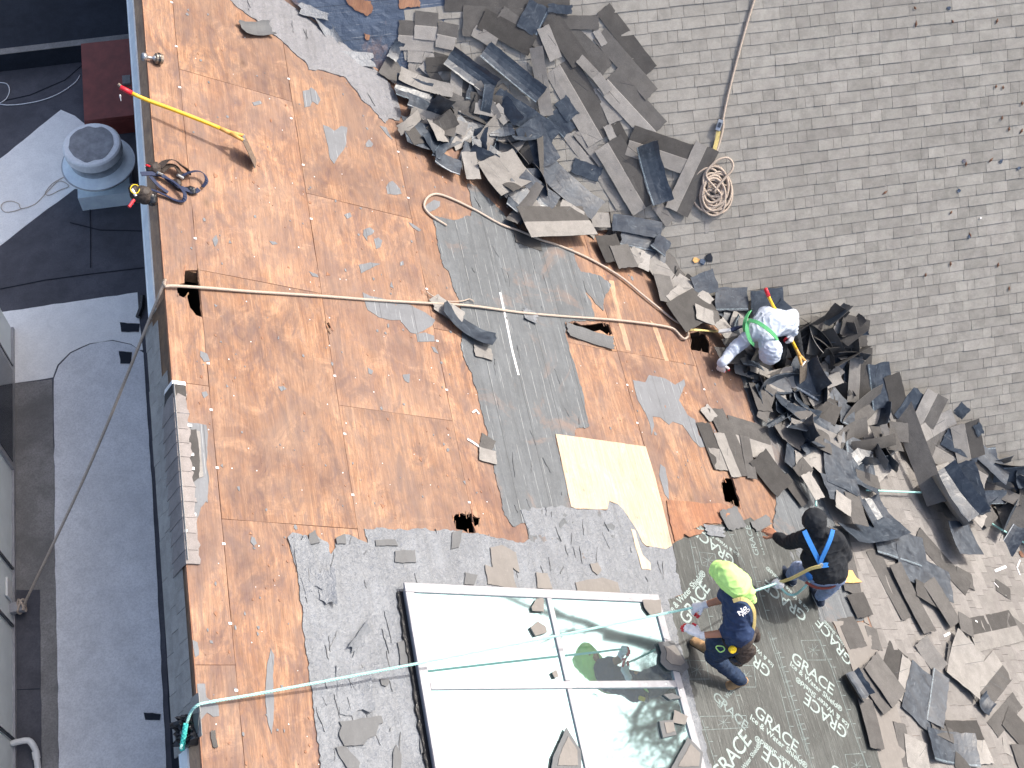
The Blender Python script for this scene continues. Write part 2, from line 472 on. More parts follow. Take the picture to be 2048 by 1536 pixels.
def slab(name, P, loops, h0, h1, mats, parent=None, bulge=0.0, seed=0):
    """flat sheet with thickness on plane P; loops are (u, v) lists, the first is the outline, the others holes"""
    L3 = [[Vector((u, v, 0)) for u, v in lp] for lp in loops]
    tris = geometry.tessellate_polygon(L3)
    flat = [q for lp in loops for q in lp]; n = len(flat)

    def hh(u, v, h): return h + (bulge * max(0, noise.noise(Vector((u * 3, v * 3, seed)))) if bulge else 0)
    V = [P.w(u, v, hh(u, v, h1)) for u, v in flat] + [P.w(u, v, h0) for u, v in flat]
    Fc = []
    for t in tris:
        a, b, c = [Vector((*flat[i], 0)) for i in t]
        if (b - a).cross(c - a).z < 0: t = (t[0], t[2], t[1])
        Fc.append(tuple(t)); Fc.append((t[0] + n, t[2] + n, t[1] + n))
    nt_ = len(Fc); k = 0
    for lp in loops:
        m = len(lp)
        ar = sum(lp[i][0] * lp[(i + 1) % m][1] - lp[(i + 1) % m][0] * lp[i][1] for i in range(m))
        for i in range(m):
            j = (i + 1) % m
            q = (k + i, k + i + n, k + j + n, k + j)
            first = (lp is loops[0])
            Fc.append(q if (ar > 0) == first or True else q[::-1])
        k += m
    idx = None
    if isinstance(mats, (list, tuple)) and len(mats) > 1: idx = [0] * nt_ + [1] * (len(Fc) - nt_)
    return mk(name, V, Fc, mats, parent, idx)


def polyuv(P, px, h=0.0): return [P.uv(x, y, h) for x, y in px]


def clip(poly, f):
    """keep the part of a convex polygon where f(p) >= 0 (f linear)"""
    out = []
    for i in range(len(poly)):
        a, b = poly[i], poly[(i + 1) % len(poly)]; fa, fb = f(a), f(b)
        if fa >= 0: out.append(a)
        if (fa >= 0) != (fb >= 0):
            t = fa / (fa - fb); out.append((a[0] + (b[0] - a[0]) * t, a[1] + (b[1] - a[1]) * t))
    return out


def tube(pts, r, seg=8, close=False, cap=True):
    pts = [Vector(p) for p in pts]; n = len(pts); V = []; Fc = []
    up = Vector((0, 0, 1)); prev = None
    for i, p in enumerate(pts):
        a = pts[i - 1] if (i > 0 or close) else p; b = pts[(i + 1) % n] if (i < n - 1 or close) else p
        t = (b - a).normalized()
        if prev is None:
            x = t.cross(up)
            if x.length < .1: x = t.cross(Vector((1, 0, 0)))
        else: x = prev - t * prev.dot(t)
        x.normalize(); prev = x; y = t.cross(x)
        rr = r[i] if isinstance(r, (list, tuple)) else r
        for k in range(seg):
            an = 2 * PI * k / seg; V.append(p + x * math.cos(an) * rr + y * math.sin(an) * rr)
    for i in range(n if close else n - 1):
        for k in range(seg):
            a = i * seg + k; b = i * seg + (k + 1) % seg; c = ((i + 1) % n) * seg + (k + 1) % seg; d = ((i + 1) % n) * seg + k
            Fc.append((a, b, c, d))
    if cap and not close:
        Fc.append(tuple(range(seg))[::-1]); Fc.append(tuple((n - 1) * seg + k for k in range(seg)))
    return V, Fc


def smooth_path(pts, step=.03):
    pts = [Vector(p) for p in pts]; out = []
    for i in range(len(pts) - 1):
        p0 = pts[max(0, i - 1)]; p1 = pts[i]; p2 = pts[i + 1]; p3 = pts[min(len(pts) - 1, i + 2)]
        n = max(2, int((p2 - p1).length / step))
        for j in range(n):
            t = j / n
            out.append(.5 * ((2 * p1) + (p2 - p0) * t + (2 * p0 - 5 * p1 + 4 * p2 - p3) * t * t + (3 * p1 - p0 - 3 * p2 + p3) * t ** 3))
    out.append(pts[-1]); return out


def twisted(pts, r, pitch=.07, step=.011):
    """three-strand laid rope"""
    path = smooth_path(pts, step)
    T = []; x = None; s = 0; V, Fc = [], []
    strands = [[], [], []]
    for i, p in enumerate(path):
        a = path[max(0, i - 1)]; b = path[min(len(path) - 1, i + 1)]; t = (b - a)
        if t.length < 1e-9: t = Vector((1, 0, 0))
        t.normalize()
        if x is None:
            x = t.cross(Vector((0, 0, 1)));
            if x.length < .1: x = t.cross(Vector((1, 0, 0)))
        x = (x - t * x.dot(t)).normalized(); y = t.cross(x)
        if i: s += (path[i] - path[i - 1]).length
        for k in range(3):
            an = 2 * PI * (s / pitch + k / 3)
            strands[k].append(p + (x * math.cos(an) + y * math.sin(an)) * r * .52)
    return join_meshes([tube(st, r * .56, 5) for st in strands])


def ribbon(pts, nrm, w_, th=.003):
    """flat webbing: pts path, nrm per-point or single normal"""
    pts = [Vector(p) for p in pts]; V, Fc = [], []
    for i, p in enumerate(pts):
        a = pts[max(0, i - 1)]; b = pts[min(len(pts) - 1, i + 1)]; t = (b - a).normalized()
        n = Vector(nrm[i] if isinstance(nrm, list) else nrm); s = t.cross(n)
        if s.length < 1e-4: s = t.cross(Vector((1, 0, 0)))
        s.normalize(); n2 = s.cross(t)
        for q in (s * w_ / 2 + n2 * th, -s * w_ / 2 + n2 * th, -s * w_ / 2 - n2 * th, s * w_ / 2 - n2 * th): V.append(p + q)
    for i in range(len(pts) - 1):
        for k in range(4): Fc.append((i * 4 + k, i * 4 + (k + 1) % 4, i * 4 + 4 + (k + 1) % 4, i * 4 + 4 + k))
    Fc.append((3, 2, 1, 0)); k = len(pts) * 4 - 4; Fc.append((k, k + 1, k + 2, k + 3)); return V, Fc


def lathe(prof, c, ax=Vector((0, 0, 1)), seg=40, sq=(1, 1)):
    ax = Vector(ax).normalized(); x = ax.orthogonal().normalized(); y = ax.cross(x); c = Vector(c); V, Fc = [], []
    for r, h in prof:
        for k in range(seg):
            an = 2 * PI * k / seg; V.append(c + x * math.cos(an) * r * sq[0] + y * math.sin(an) * r * sq[1] + ax * h)
    for i in range(len(prof) - 1):
        for k in range(seg):
            Fc.append((i * seg + k, i * seg + (k + 1) % seg, (i + 1) * seg + (k + 1) % seg, (i + 1) * seg + k))
    Fc.append(tuple(range(seg))[::-1]); Fc.append(tuple((len(prof) - 1) * seg + k for k in range(seg)))
    return V, Fc


def pip(x, y, lp):
    c = False; n = len(lp)
    for i in range(n):
        x1, y1 = lp[i]; x2, y2 = lp[(i + 1) % n]
        if (y1 > y) != (y2 > y) and x < (x2 - x1) * (y - y1) / (y2 - y1) + x1: c = not c
    return c


def sheet(name, P, loop, h0, amp, mats, parent=None, step=.04, seed=0, fn=None, sc=4.0, th=.003):
    """crumpled sheet: constrained triangulation with interior points lifted by noise"""
    us = [q[0] for q in loop]; vs = [q[1] for q in loop]
    pts = [Vector(q) for q in loop]; n = len(pts)
    edges = [(i, (i + 1) % n) for i in range(n)]
    u = min(us) + step / 2
    while u < max(us):
        v = min(vs) + step / 2
        while v < max(vs):
            q = (u + random.uniform(-.3, .3) * step, v + random.uniform(-.3, .3) * step)
            if pip(q[0], q[1], loop) and min((Vector(q) - p).length_squared for p in pts[::2]) > (step * .5) ** 2: pts.append(Vector(q))
            v += step
        u += step
    vo, eo, fo, ov, oe, of = geometry.delaunay_2d_cdt(pts, edges, [], 1, 1e-5)
    V = []
    for k, q in enumerate(vo):
        a = Vector((q.x * sc, q.y * sc, seed * 3.7))
        r1 = 1 - abs(noise.noise(a) * 2); r2 = 1 - abs(noise.noise(a * 2.7) * 2); r3 = noise.noise(a * 7)
        h = h0 + th + amp * max(0, .45 * max(0, r1) ** 3 + .4 * max(0, r2) ** 2 + .2 * r3 + .1)
        if fn: h += fn(q.x, q.y)
        V.append(P.w(q.x, q.y, h))
    m = len(V); Fc = []
    for f in fo:
        a, b, c = [Vector((vo[i].x, vo[i].y, 0)) for i in f[:3]]
        f = tuple(f)
        Fc.append(f if (b - a).cross(c - a).z > 0 else f[::-1])
    # skirt down to the deck
    ring = []
    from collections import Counter
    ec = Counter()
    for f in Fc:
        for i in range(len(f)):
            a, b = f[i], f[(i + 1) % len(f)]; ec[(min(a, b), max(a, b))] += 1
    V2 = []; mp = {}
    for (a, b), c in ec.items():
        if c == 1:
            for q in (a, b):
                if q not in mp: mp[q] = m + len(V2); V2.append(P.w(vo[q].x, vo[q].y, h0))
            Fc.append((a, mp[a], mp[b], b))
    return mk(name, V + V2, Fc, mats, parent)


# =============================================================== the roof being stripped
house = empty('stripped_house', (0, 0, 0), 'large house whose plywood roof is being stripped of its shingles beside a lower flat roof', 'house')
S1, PW = .3146, 1.219
VN = Vector((VD.dot(A.u), VD.dot(A.v))).normalized()          # valley direction in A coordinates
VP0 = ((VAL - A.o).dot(A.u), (VAL - A.o).dot(A.v))


def sideA(q):                                                   # > 0 on the plywood side of the valley
    s = VN.x * (q[1] - VP0[1]) - VN.y * (q[0] - VP0[0])
    return -s


HOLES = {  # gaps rotted or cut through the deck (photo tracing, mapped onto the roof plane)
    'a': [(369, 541), (397, 540), (399, 575), (402, 605), (404, 634), (392, 630), (386, 622), (380, 615), (376, 600), (374, 590), (367, 595), (356, 590), (354, 578), (358, 568), (369, 566)],
    'b': [(906, 1036), (912, 1028), (924, 1026), (932, 1030), (944, 1026), (952, 1034), (962, 1036), (958, 1048), (948, 1054), (950, 1066), (936, 1066), (926, 1060), (912, 1058)],
    'c': [(1132, 647), (1150, 644), (1163, 650), (1185, 648), (1205, 645), (1222, 648), (1224, 668), (1216, 670), (1200, 660), (1180, 664), (1160, 656), (1140, 662)],
    'd': [(1380, 666), (1398, 663), (1411, 668), (1420, 688), (1418, 706), (1402, 702), (1382, 700)],
    'e': [(1443, 966), (1448, 958), (1463, 956), (1470, 962), (1473, 985), (1480, 1003), (1478, 1016), (1462, 1006), (1450, 1003), (1446, 985)],
    'f': [(652, 648), (658, 644), (662, 655), (656, 658)],
}
holes_uv = {k: resample(polyuv(A, v), .035, .006, ord(k)) for k, v in HOLES.items()}


def tsplit(pxs): return [A.uv(*q)[1] for q in pxs]


t0 = 2.5617
cols = []
cols.append((0.0, S1, [12] + [A.uv(352, 35)[1] + 2.44, A.uv(380, 767)[1], A.uv(430, 1330)[1]] + [-7.5]))
cols.append((S1, S1 + PW, [12, t0 + 4.877, t0 + 2.438, t0, t0 - 2.438, t0 - 4.877, -7.5]))
cols.append((S1 + PW, S1 + 2 * PW, [12, t0 + 3.66, t0 + 1.219, t0 - 1.219, t0 - 3.658, -7.5]))
cols.append((S1 + 2 * PW, S1 + 3 * PW, [12, t0 + 2.438, t0 - .2, t0 - 2.6, t0 - 5.0, -7.5]))
cols.append((S1 + 3 * PW, S1 + 4 * PW, [12, 4, A.uv(1200, 697)[1], A.uv(1200, 697)[1] - 2.44, -4.6, -7.5]))
cols.append((S1 + 4 * PW, S1 + 5 * PW, [12, 4, A.uv(1290, 712)[1], A.uv(1290, 712)[1] - 2.44, -4.6, -7.5]))
for k in range(5, 14): cols.append((S1 + k * PW, S1 + (k + 1) * PW, [4, 1.2, -1.2, -3.6, -6.0, -7.5]))
random.seed(5)
GAP = .0022
for ci, (u0, u1, ts) in enumerate(cols):
    for i in range(len(ts) - 1):
        v1, v0 = ts[i], ts[i + 1]
        poly = [(u0 + GAP, v0 + GAP), (u1 - GAP, v0 + GAP), (u1 - GAP, v1 - GAP), (u0 + GAP, v1 - GAP)]
        poly = clip(poly, sideA)
        if len(poly) < 3: continue
        hs = []
        for k, h in holes_uv.items():
            cu = sum(q[0] for q in h) / len(h); cv = sum(q[1] for q in h) / len(h)
            # keep the part of the hole inside this sheet
            e_ = .004
            hp = clip(clip(clip(clip(h, lambda q: q[0] - u0 - e_), lambda q: u1 - e_ - q[0]), lambda q: q[1] - v0 - e_), lambda q: v1 - e_ - q[1])
            seen = []
            for q in hp:
                if not seen or (abs(q[0] - seen[-1][0]) + abs(q[1] - seen[-1][1])) > .004: seen.append(q)
            if len(seen) > 4 and (max(q[0] for q in seen) - min(q[0] for q in seen)) > .02: hs.append(seen)
        out = resample(poly, .25, .003, ci * 9 + i)
        lift = random.uniform(-.002, .0)
        slab('plywood_sheet', A, [out] + hs, -.019 + lift, lift, ['ply', 'ply_rot'], house)
# splintered wood around the holes
random.seed(3)
for k, h in holes_uv.items():
    for q in range(10 if k != 'a' else 5):
        a = random.choice(h); L = random.uniform(.03, .12); W = random.uniform(.004, .012)
        an = PI / 2 + random.gauss(0, .35); c = A.w(a[0], a[1], .003)
        dx = A.u * math.cos(an) + A.v * math.sin(an); dy = A.n.cross(dx)
        v, f = box_between(c, (dx + A.n * random.uniform(-.25, .25)).normalized(), dy, A.n, L, W, .003)
        tag(mk('splinter', v, f, random.choice(['ply_rot', 'ply', 'board']), house))
# light scabbed strips of fresh wood face
for pts in ([(1218, 560), (1228, 562), (1234, 600), (1262, 702), (1252, 700), (1228, 610)], [(1300, 640), (1312, 650), (1338, 722), (1330, 722)]):
    slab('bleached_strip', A, [resample(polyuv(A, pts), .05, .006, 4)], 0, .0012, ['ply_pale'], house)
# attic below the deck
attic = []
for v in [x * .61 - 6 for x in range(0, 28)]:
    poly = [(0.02, v), (9, v), (9, v + .04), (0.02, v + .04)]
    uu = [q for q in clip(poly, sideA)]
    if len(uu) < 3: continue
    um = max(q[0] for q in uu)
    if um < .5: continue
    vv, ff = pbox(A, .03, um - .12, v, v + .04, -.17, -.022)
    mk('rafter', vv, ff, 'board', house)
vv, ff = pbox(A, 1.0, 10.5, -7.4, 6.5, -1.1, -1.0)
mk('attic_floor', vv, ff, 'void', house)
# deck of the far slope
vv, ff = pbox(B, .02 - VAL.x, 16, -9, 12, -.03, -.012)
mk('far_slope_deck', vv, ff, 'ply', house)
# felt layers -----------------------------------------------------
F_MID = [(935, 368), (945, 415), (942, 432), (900, 440), (866, 432), (872, 470), (880, 512), (887, 535), (898, 548), (906, 575), (918, 600), (925, 640), (921, 690), (932, 725), (945, 755), (957, 800), (968, 840), (977, 880), (985, 920), (992, 960), (1003, 1000), (1008, 1030), (1026, 1054), (1050, 1046), (1062, 1085), (1100, 1110), (1200, 1120), (1262, 1110), (1250, 1035), (1215, 1023), (1150, 1019), (1141, 1015), (1125, 940), (1109, 868), (1147, 888), (1150, 876), (1152, 858), (1178, 852), (1170, 820), (1163, 780), (1150, 735), (1138, 700), (1131, 664), (1130, 645), (1168, 643), (1190, 641), (1180, 600), (1167, 580), (1186, 600), (1206, 622), (1207, 600), (1216, 585), (1222, 570), (1205, 556), (1190, 549), (1160, 543), (1150, 520), (1144, 497), (1060, 480), (1030, 450), (990, 410), (950, 372)]
sheet('roof_felt', A, resample(polyuv(A, F_MID), .035, .008, 1), 0, .008, ['felt'], house, step=.045, seed=1, sc=5)
F_LOW = [(584, 1066), (575, 1075), (580, 1095), (590, 1130), (598, 1180), (605, 1240), (612, 1300), (618, 1350), (625, 1400), (632, 1460), (644, 1550), (1425, 1550), (1400, 1450), (1370, 1330), (1335, 1200), (1365, 1188), (1352, 1140), (1345, 1088), (1330, 1099), (1290, 1092), (1283, 1085), (1275, 1065), (1262, 1045), (1252, 1030), (1236, 1010), (1217, 1003), (1213, 1020), (1150, 1018), (1120, 1012), (1040, 1020), (1050, 1046), (1062, 1078), (1045, 1087), (960, 1070), (925, 1066), (905, 1061), (800, 1058), (728, 1058), (735, 1086), (690, 1070), (672, 1084), (660, 1110), (655, 1085), (640, 1078), (628, 1062), (615, 1080), (600, 1068)]
SKY_B = [(1262, 1058), (1270, 1060), (1278, 1090), (1285, 1110), (1300, 1125), (1302, 1140), (1284, 1138), (1270, 1090)]
sheet('roof_felt', A, resample(polyuv(A, F_LOW), .04, .009, 2), .002, .012, ['felt_low'], house, step=.035, seed=2)
F_TOP = [(440, -25), (470, 12), (500, 34), (535, 58), (565, 84), (590, 108), (612, 126), (617, 140), (640, 141), (665, 148), (690, 155), (702, 172), (715, 186), (722, 200), (740, 212), (757, 236), (770, 247), (776, 238), (798, 242), (802, 225), (795, 200), (780, 168), (746, 136), (700, 98), (640, 50), (600, 18), (560, -25)]
sheet('roof_felt', A, resample(polyuv(A, F_TOP), .04, .009, 3), 0, .016, ['felt_top'], house, step=.04, seed=3)
RF = [(364, 834), (378, 845), (412, 850), (416, 870), (413, 930), (418, 960), (415, 1000), (402, 1015), (398, 1030), (392, 1040), (394, 1060), (396, 1095), (385, 1104), (376, 1098), (368, 1060), (364, 930)]
slab('roof_felt', A, [resample(polyuv(A, RF), .03, .005, 4)], 0, .003, ['felt_scrap'], house)
F_RIGHT = [(1478, 740), (1500, 768), (1520, 796), (1545, 850), (1575, 905), (1610, 950), (1650, 1010), (1685, 1080), (1705, 1140), (1725, 1200), (1733, 1242), (1640, 1245), (1620, 1160), (1560, 1090), (1545, 1050), (1552, 1005), (1545, 960), (1525, 900), (1505, 830), (1490, 780)]
sheet('roof_felt', A, resample(polyuv(A, F_RIGHT), .04, .007, 6), 0, .012, ['felt'], house, step=.045, seed=6, sc=5)
MEM = [(1345, 1088), (1385, 1066), (1420, 1050), (1470, 1050), (1500, 1035), (1530, 1060), (1560, 1075), (1600, 1108), (1625, 1160), (1640, 1243), (1662, 1243), (1690, 1300), (1712, 1370), (1740, 1460), (1766, 1550), (1422, 1550), (1400, 1450), (1372, 1340), (1345, 1250), (1334, 1198), (1366, 1190), (1352, 1140)]
slab('ice_membrane', A, [resample(polyuv(A, MEM), .04, .005, 7)], .004, .008, ['membrane'], house)
slab('replacement_panel', A, [resample(polyuv(A, [(1110, 869), (1290, 894), (1310, 960), (1343, 1092), (1330, 1099), (1290, 1092), (1283, 1085), (1275, 1065), (1262, 1045), (1252, 1030), (1236, 1010), (1217, 1003), (1213, 1020), (1150, 1018), (1141, 1014)]), .12, .003, 8)], 0, .0125, ['ply_new'], house)
slab('replacement_panel', A, [resample(polyuv(A, SKY_B, .015), .04, .006, 9)], .006, .0165, ['ply_new'], house)
# torn curling veneer and rotten ledge above the membrane
slab('rotten_plywood_edge', A, [resample(polyuv(A, [(1332, 1002), (1400, 1008), (1450, 1010), (1462, 1020), (1440, 1050), (1405, 1048), (1370, 1068), (1349, 1084), (1340, 1050)]), .03, .012, 10)], .004, .014, ['ply_rot'], house)
slab('rotten_plywood_edge', A, [resample(polyuv(A, [(1365, 1070), (1385, 1060), (1405, 1062), (1398, 1070), (1375, 1076)]), .03, .006, 12)], .012, .03, ['ply_rot'], house)
# felt on the far slope (shingles already off) and wood spots showing through
FB = [(470, -40), (560, -40), (590, 8), (700, 98), (744, 134), (782, 168), (815, 200), (830, 150), (960, 60), (1100, -40)]
sheet('roof_felt', B, resample(polyuv(B, FB), .06, .008, 12), -.008, .014, ['felt_B'], house, step=.05, seed=8)
for i, pp in enumerate([[(688, -5), (742, 2), (744, 20), (735, 32), (718, 24), (700, 12)], [(798, -4), (835, -6), (840, 14), (822, 16), (800, 18)], [(728, 66), (740, 70), (738, 80), (730, 76)]]):
    slab('bare_deck_patch', B, [resample(polyuv(B, pp), .03, .01, 20 + i)], .003, .0125, ['ply_rot'], house)
# joint clips and nail heads along the sheet edges
for x, y in [(343, 5), (352, 93), (359, 175), (390, 477), (416, 727), (422, 820), (434, 936), (447, 1088), (460, 1247), (472, 1381), (577, 158), (582, 237), (606, 330), (622, 438), (669, 752), (689, 868), (705, 990), (796, 304), (816, 396), (853, 578), (874, 682), (893, 780), (938, 1005), (1254, 770), (1274, 846), (1408, 779)]:
    u, v = A.uv(x, y); vv, ff = pbox(A, u - .013, u + .013, v - .009, v + .009, .0005, .006)
    mk('sheathing_clip', vv, ff, 'white_bit', house)
random.seed(8)
vl, fl = [], []
for i in range(230):
    x = random.uniform(360, 1480); y = random.uniform(20, 1530); u, v = A.uv(x, y)
    if sideA((u, v)) < .2 or u < .05 or pip(x, y, F_LOW) or pip(x, y, F_MID) or pip(x, y, MEM) or any(pip(x, y, h) for h in HOLES.values()): continue
    r = random.uniform(.0025, .005)
    vl.append(pbox(A, u - r, u + r, v - r, v + r, 0, .003))
V_, F_ = join_meshes(vl); tag(mk('nail_heads', V_, F_, 'white_bit', house), kind='stuff')
rs = random.Random(44); vl4 = []
for i in range(380):
    x = rs.uniform(470, 1350); y = rs.uniform(5, 1530)
    if not (pip(x, y, F_MID) or pip(x, y, F_LOW) or pip(x, y, F_TOP)): continue
    u, v = A.uv(x, y)
    if sideA((u, v)) < .1 or (1170 < y and x > 800): continue
    L = rs.uniform(.03, .2) * (1.6 if rs.random() < .1 else 1); an = PI / 2 + rs.gauss(0, .25); n = 7; w_ = rs.uniform(.001, .0042); up, dn = [], []
    for k in range(n):
        t = k / (n - 1) - .5; wob = noise.noise(Vector((t * 5, i * 1.7, 0))) * .01; hw = w_ * (1 - (2 * t) ** 2) * rs.uniform(.4, 1.2)
        cu_ = u + math.cos(an) * L * t - math.sin(an) * wob; cv_ = v + math.sin(an) * L * t + math.cos(an) * wob
        up.append((cu_ - math.sin(an) * hw, cv_ + math.cos(an) * hw)); dn.append((cu_ + math.sin(an) * hw, cv_ - math.cos(an) * hw))
    hh_ = .017 if pip(x, y, F_LOW) or pip(x, y, F_TOP) else .0115
    vv = [A.w(a, b, hh_) for a, b in up + dn[::-1]]; m_ = len(vv); vv += [A.w(a, b, .002) for a, b in up + dn[::-1]]
    vl4.append((vv, [(k, k + 1, m_ - 2 - k, m_ - 1 - k) for k in range(n - 1)] + [(k, (k + 1) % m_, m_ + (k + 1) % m_, m_ + k) for k in range(m_)]))
V_, F_ = join_meshes(vl4); tag(mk('lifted_felt_edges', V_, F_, 'felt_dark', house), kind='stuff')
# small torn crumbs of felt and splinters lying everywhere on the wood
vl2, vl3 = [], []
for i in range(700):
    x = random.uniform(360, 1500); y = random.uniform(20, 1530); u, v = A.uv(x, y)
    if sideA((u, v)) < .2 or u < .05 or any(pip(x, y, h) for h in HOLES.values()): continue
    n = random.randint(3, 6); r = random.uniform(.004, .018) * (1 if random.random() < .85 else 1.8); a0 = random.uniform(0, 6)
    ring = [(u + math.cos(a0 + k * 2 * PI / n) * r * random.uniform(.4, 1.2), v + math.sin(a0 + k * 2 * PI / n) * r * random.uniform(.6, 1.7)) for k in range(n)]
    vv = [A.w(a, b, .006 if pip(x, y, F_LOW) else .004) for a, b in ring] + [A.w(a, b, 0) for a, b in ring]
    ff = [tuple(range(n))] + [(k, (k + 1) % n, n + (k + 1) % n, n + k) for k in range(n)]
    (vl2 if random.random() < .6 else vl3).append((vv, ff))
V_, F_ = join_meshes(vl2); tag(mk('felt_crumbs', V_, F_, 'felt_scrap', house), kind='stuff')
V_, F_ = join_meshes(vl3); tag(mk('wood_crumbs', V_, F_, 'ply_rot', house), kind='stuff')


# ---- shingle courses -------------------------------------------------
def tint_attr(me, vals):
    at = me.color_attributes.new('tint', 'FLOAT_COLOR', 'CORNER')
    k = 0
    for p, t in zip(me.polygons, vals):
        for _ in p.loop_indices: at.data[k].color = (t, t * random.uniform(.99, 1.01), t, 1.0); k += 1


def courses(P, exposure, h_dir, along, cfun, inside, mat, stuffname, first, bias, zkey, nmax=300):
    """P plane; up-slope coordinate index h_dir (0=u,1=v) with sign; tabs run along the other axis"""
    tabs = []
    lo, hi = cfun
    c = lo
    while c < hi:
        a = along[0] - random.uniform(0, .3)
        while a < along[1]:
            L = random.choice([.11, .16, .2, .24, .28, .33, .38]) * random.uniform(.85, 1.15)
            if inside(a + L / 2, c + exposure / 2): tabs.append((a, a + L, c, random.choice([0, 0, .0035])))
            a += L
        c += exposure
    return tabs


def tab_mesh(P, flip, a0, a1, c, e, hx):
    """one exposed tab; c is the coordinate of its butt edge, the shingle rises from there up-slope"""
    gap = .0018; j = random.uniform(-.003, .003)
    lo, up = .0095 + hx, .003
    def W(al, cc, h):
        return P.w(al, cc, h) if not flip else P.w(cc, al, h)
    s = 1 if not flip else -1
    A0, A1 = a0 + gap, a1 - gap
    am = (a0 + a1) / 2
    b = c + j * s; t = c + s * (e + .012)
    k1, k2, k3 = [random.uniform(-.0018, .0018) for _ in range(3)]
    V = [W(A0, b + k1, lo), W(am, b + k2, lo), W(A1, b + k3, lo), W(A0, t, up), W(A1, t, up), W(A0, b + k1, 0), W(am, b + k2, 0), W(A1, b + k3, 0), W(A0, t, 0), W(A1, t, 0)]
    F = [(0, 1, 4, 3), (1, 2, 4), (0, 5, 6, 1), (1, 6, 7, 2), (0, 3, 8, 5), (2, 7, 9, 4), (3, 4, 9, 8)]
    if flip: F = [f[::-1] for f in F]
    return V, F


random.seed(21)


def inB(a, c):
    p = B.w(a, c); q = to_px(p)
    if not (-40 < q[1] < 1700 and 780 < q[0] < 2900): return False
    if sideA(((p - A.o).dot(A.u), (p - A.o).dot(A.v))) > -.05: return False
    return not pip(q[0], q[1], [(400, -60), (1000, -60), (1000, -12), (830, 20), (798, 45), (797, 110), (800, 230), (700, 200)])


tB = courses(B, .133, 1, (-5, 12.5), (-8.5, 8.5), inB, 'sh_fixed', '', 0, 0, None)
IA = [(1655, 1000), (1700, 1110), (1722, 1190), (1738, 1250), (1760, 1330), (1790, 1430), (1905, 1800), (2900, 1800), (2900, 1600), (2000, 930), (1900, 860), (1780, 780), (1640, 700), (1500, 760), (1560, 870), (1600, 930)]


def inA(a, c):
    p = A.w(c, a); q = to_px(p)
    return pip(q[0], q[1], IA) and sideA((c, a)) > .03


tA = courses(A, .14, 0, (-7.0, 2.5), (5.4, 16), inA, 'sh_fixedA', '', 0, 0, None)


def lay(P, flip, tabs, e, mat, piece, rest):
    items = []
    for a0, a1, c, hx in tabs:
        cc = c + (e if flip else 0)
        v, f = tab_mesh(P, flip, a0, a1, cc, e, hx)
        q = to_px(P.w(c, (a0 + a1) / 2) if flip else P.w((a0 + a1) / 2, c))
        vis = -5 < q[0] < 2053 and -5 < q[1] < 1541
        items.append((0 if vis else 1, -((v[0] - v[2]).length), v, f))
    items.sort(key=lambda i: (i[0], (i[2][0] - CAM).length))
    big = items[:298]; small = items[298:]
    for it in big:
        mk(piece, it[2], it[3], mat, house)
    if small:
        V_, F_ = join_meshes([(i[2], i[3]) for i in small])
        o = mk(rest, V_, F_, mat + '_t', house); tag(o, kind='stuff')
        vals = []
        for i in small:
            t = random.uniform(.86, 1.12); vals += [t] * len(i[3])
        tint_attr(o.data, vals)


lay(B, False, tB, .133, 'sh_fixed', 'shingle', 'shingle_courses')
lay(A, True, tA, .14, 'sh_fixedA', 'lower_shingle', 'lower_shingle_courses')
# dark headlap left bare between membrane and lower shingles
for i, pp in enumerate([[(1632, 950), (1660, 995), (1700, 1085), (1722, 1170), (1738, 1250), (1728, 1245), (1706, 1140), (1684, 1078), (1650, 1012)], [(1664, 1243), (1728, 1246), (1742, 1256), (1770, 1350), (1800, 1440), (1828, 1560), (1768, 1560), (1742, 1460), (1713, 1370), (1692, 1300)]]):
    slab('bared_headlap', A, [resample(polyuv(A, pp), .06, .012, 30 + i)], 0, .0105, ['felt_brown'], house)

# ---- ridge edge and steep left face -----------------------------------
V575 = A.uv(322, 585)[1]; V1490 = A.uv(380, 1475)[1]


def cpx(x, y, h=0.0):                                            # pixel -> (u down the steep face, world y)
    p = C.at(x, y, h); return ((p - C.o).dot(C.u), p.y)


def cbox(u0, u1, y0, y1, h0, h1):
    P2 = C; V = [P2.w(u, -y, h) for h in (h0, h1) for y in (y0, y1) for u in (u0, u1)]
    return V, [(0, 2, 3, 1), (4, 5, 7, 6), (0, 1, 5, 4), (2, 6, 7, 3), (0, 4, 6, 2), (1, 3, 7, 5)]


vv, ff = cbox(.012, .37, V575, 13, -.04, -.003); mk('nailer_board', vv, ff, 'ply_pale', house)  # paler wood colour brightens this shaded board face
vv, ff = cbox(.012, .37, V1490, V575 - .003, -.04, -.003); mk('nailer_board', vv, ff, 'board', house)
vv, ff = cbox(.012, .37, -7.5, V1490 - .003, -.04, -.003); mk('nailer_board', vv, ff, 'ply_pale', house)
for y0, y1, U in ((V575, 13, 1), (-7.5, V1490, 1)):
    vv, ff = cbox(.25, .40, y0, y1, -.002, .012); mk('drip_edge', vv, ff, 'metal_blue', house)
    vv, ff = cbox(.385, .405, y0, y1, -.10, .016); mk('drip_edge_lip', vv, ff, 'metal_blue', house)
vv, ff = cbox(.0, .035, -7.5, 13, -.002, .006); mk('edge_strip', vv, ff, 'ply_rot', house)
vv, ff = cbox(.37, .48, V1490 + .02, V575 - .02, -.04, -.003); mk('nailer_board', vv, ff, 'board', house)
V, Fc = box_between((-.10, 0, RIDGE / 2 - .35), Vector((1, 0, 0)), Vector((0, 1, 0)), Vector((0, 0, 1)), .08, 20, RIDGE - .7)
mk('side_wall', V, Fc, 'roof_black', house)
random.seed(33)
tabsC = []
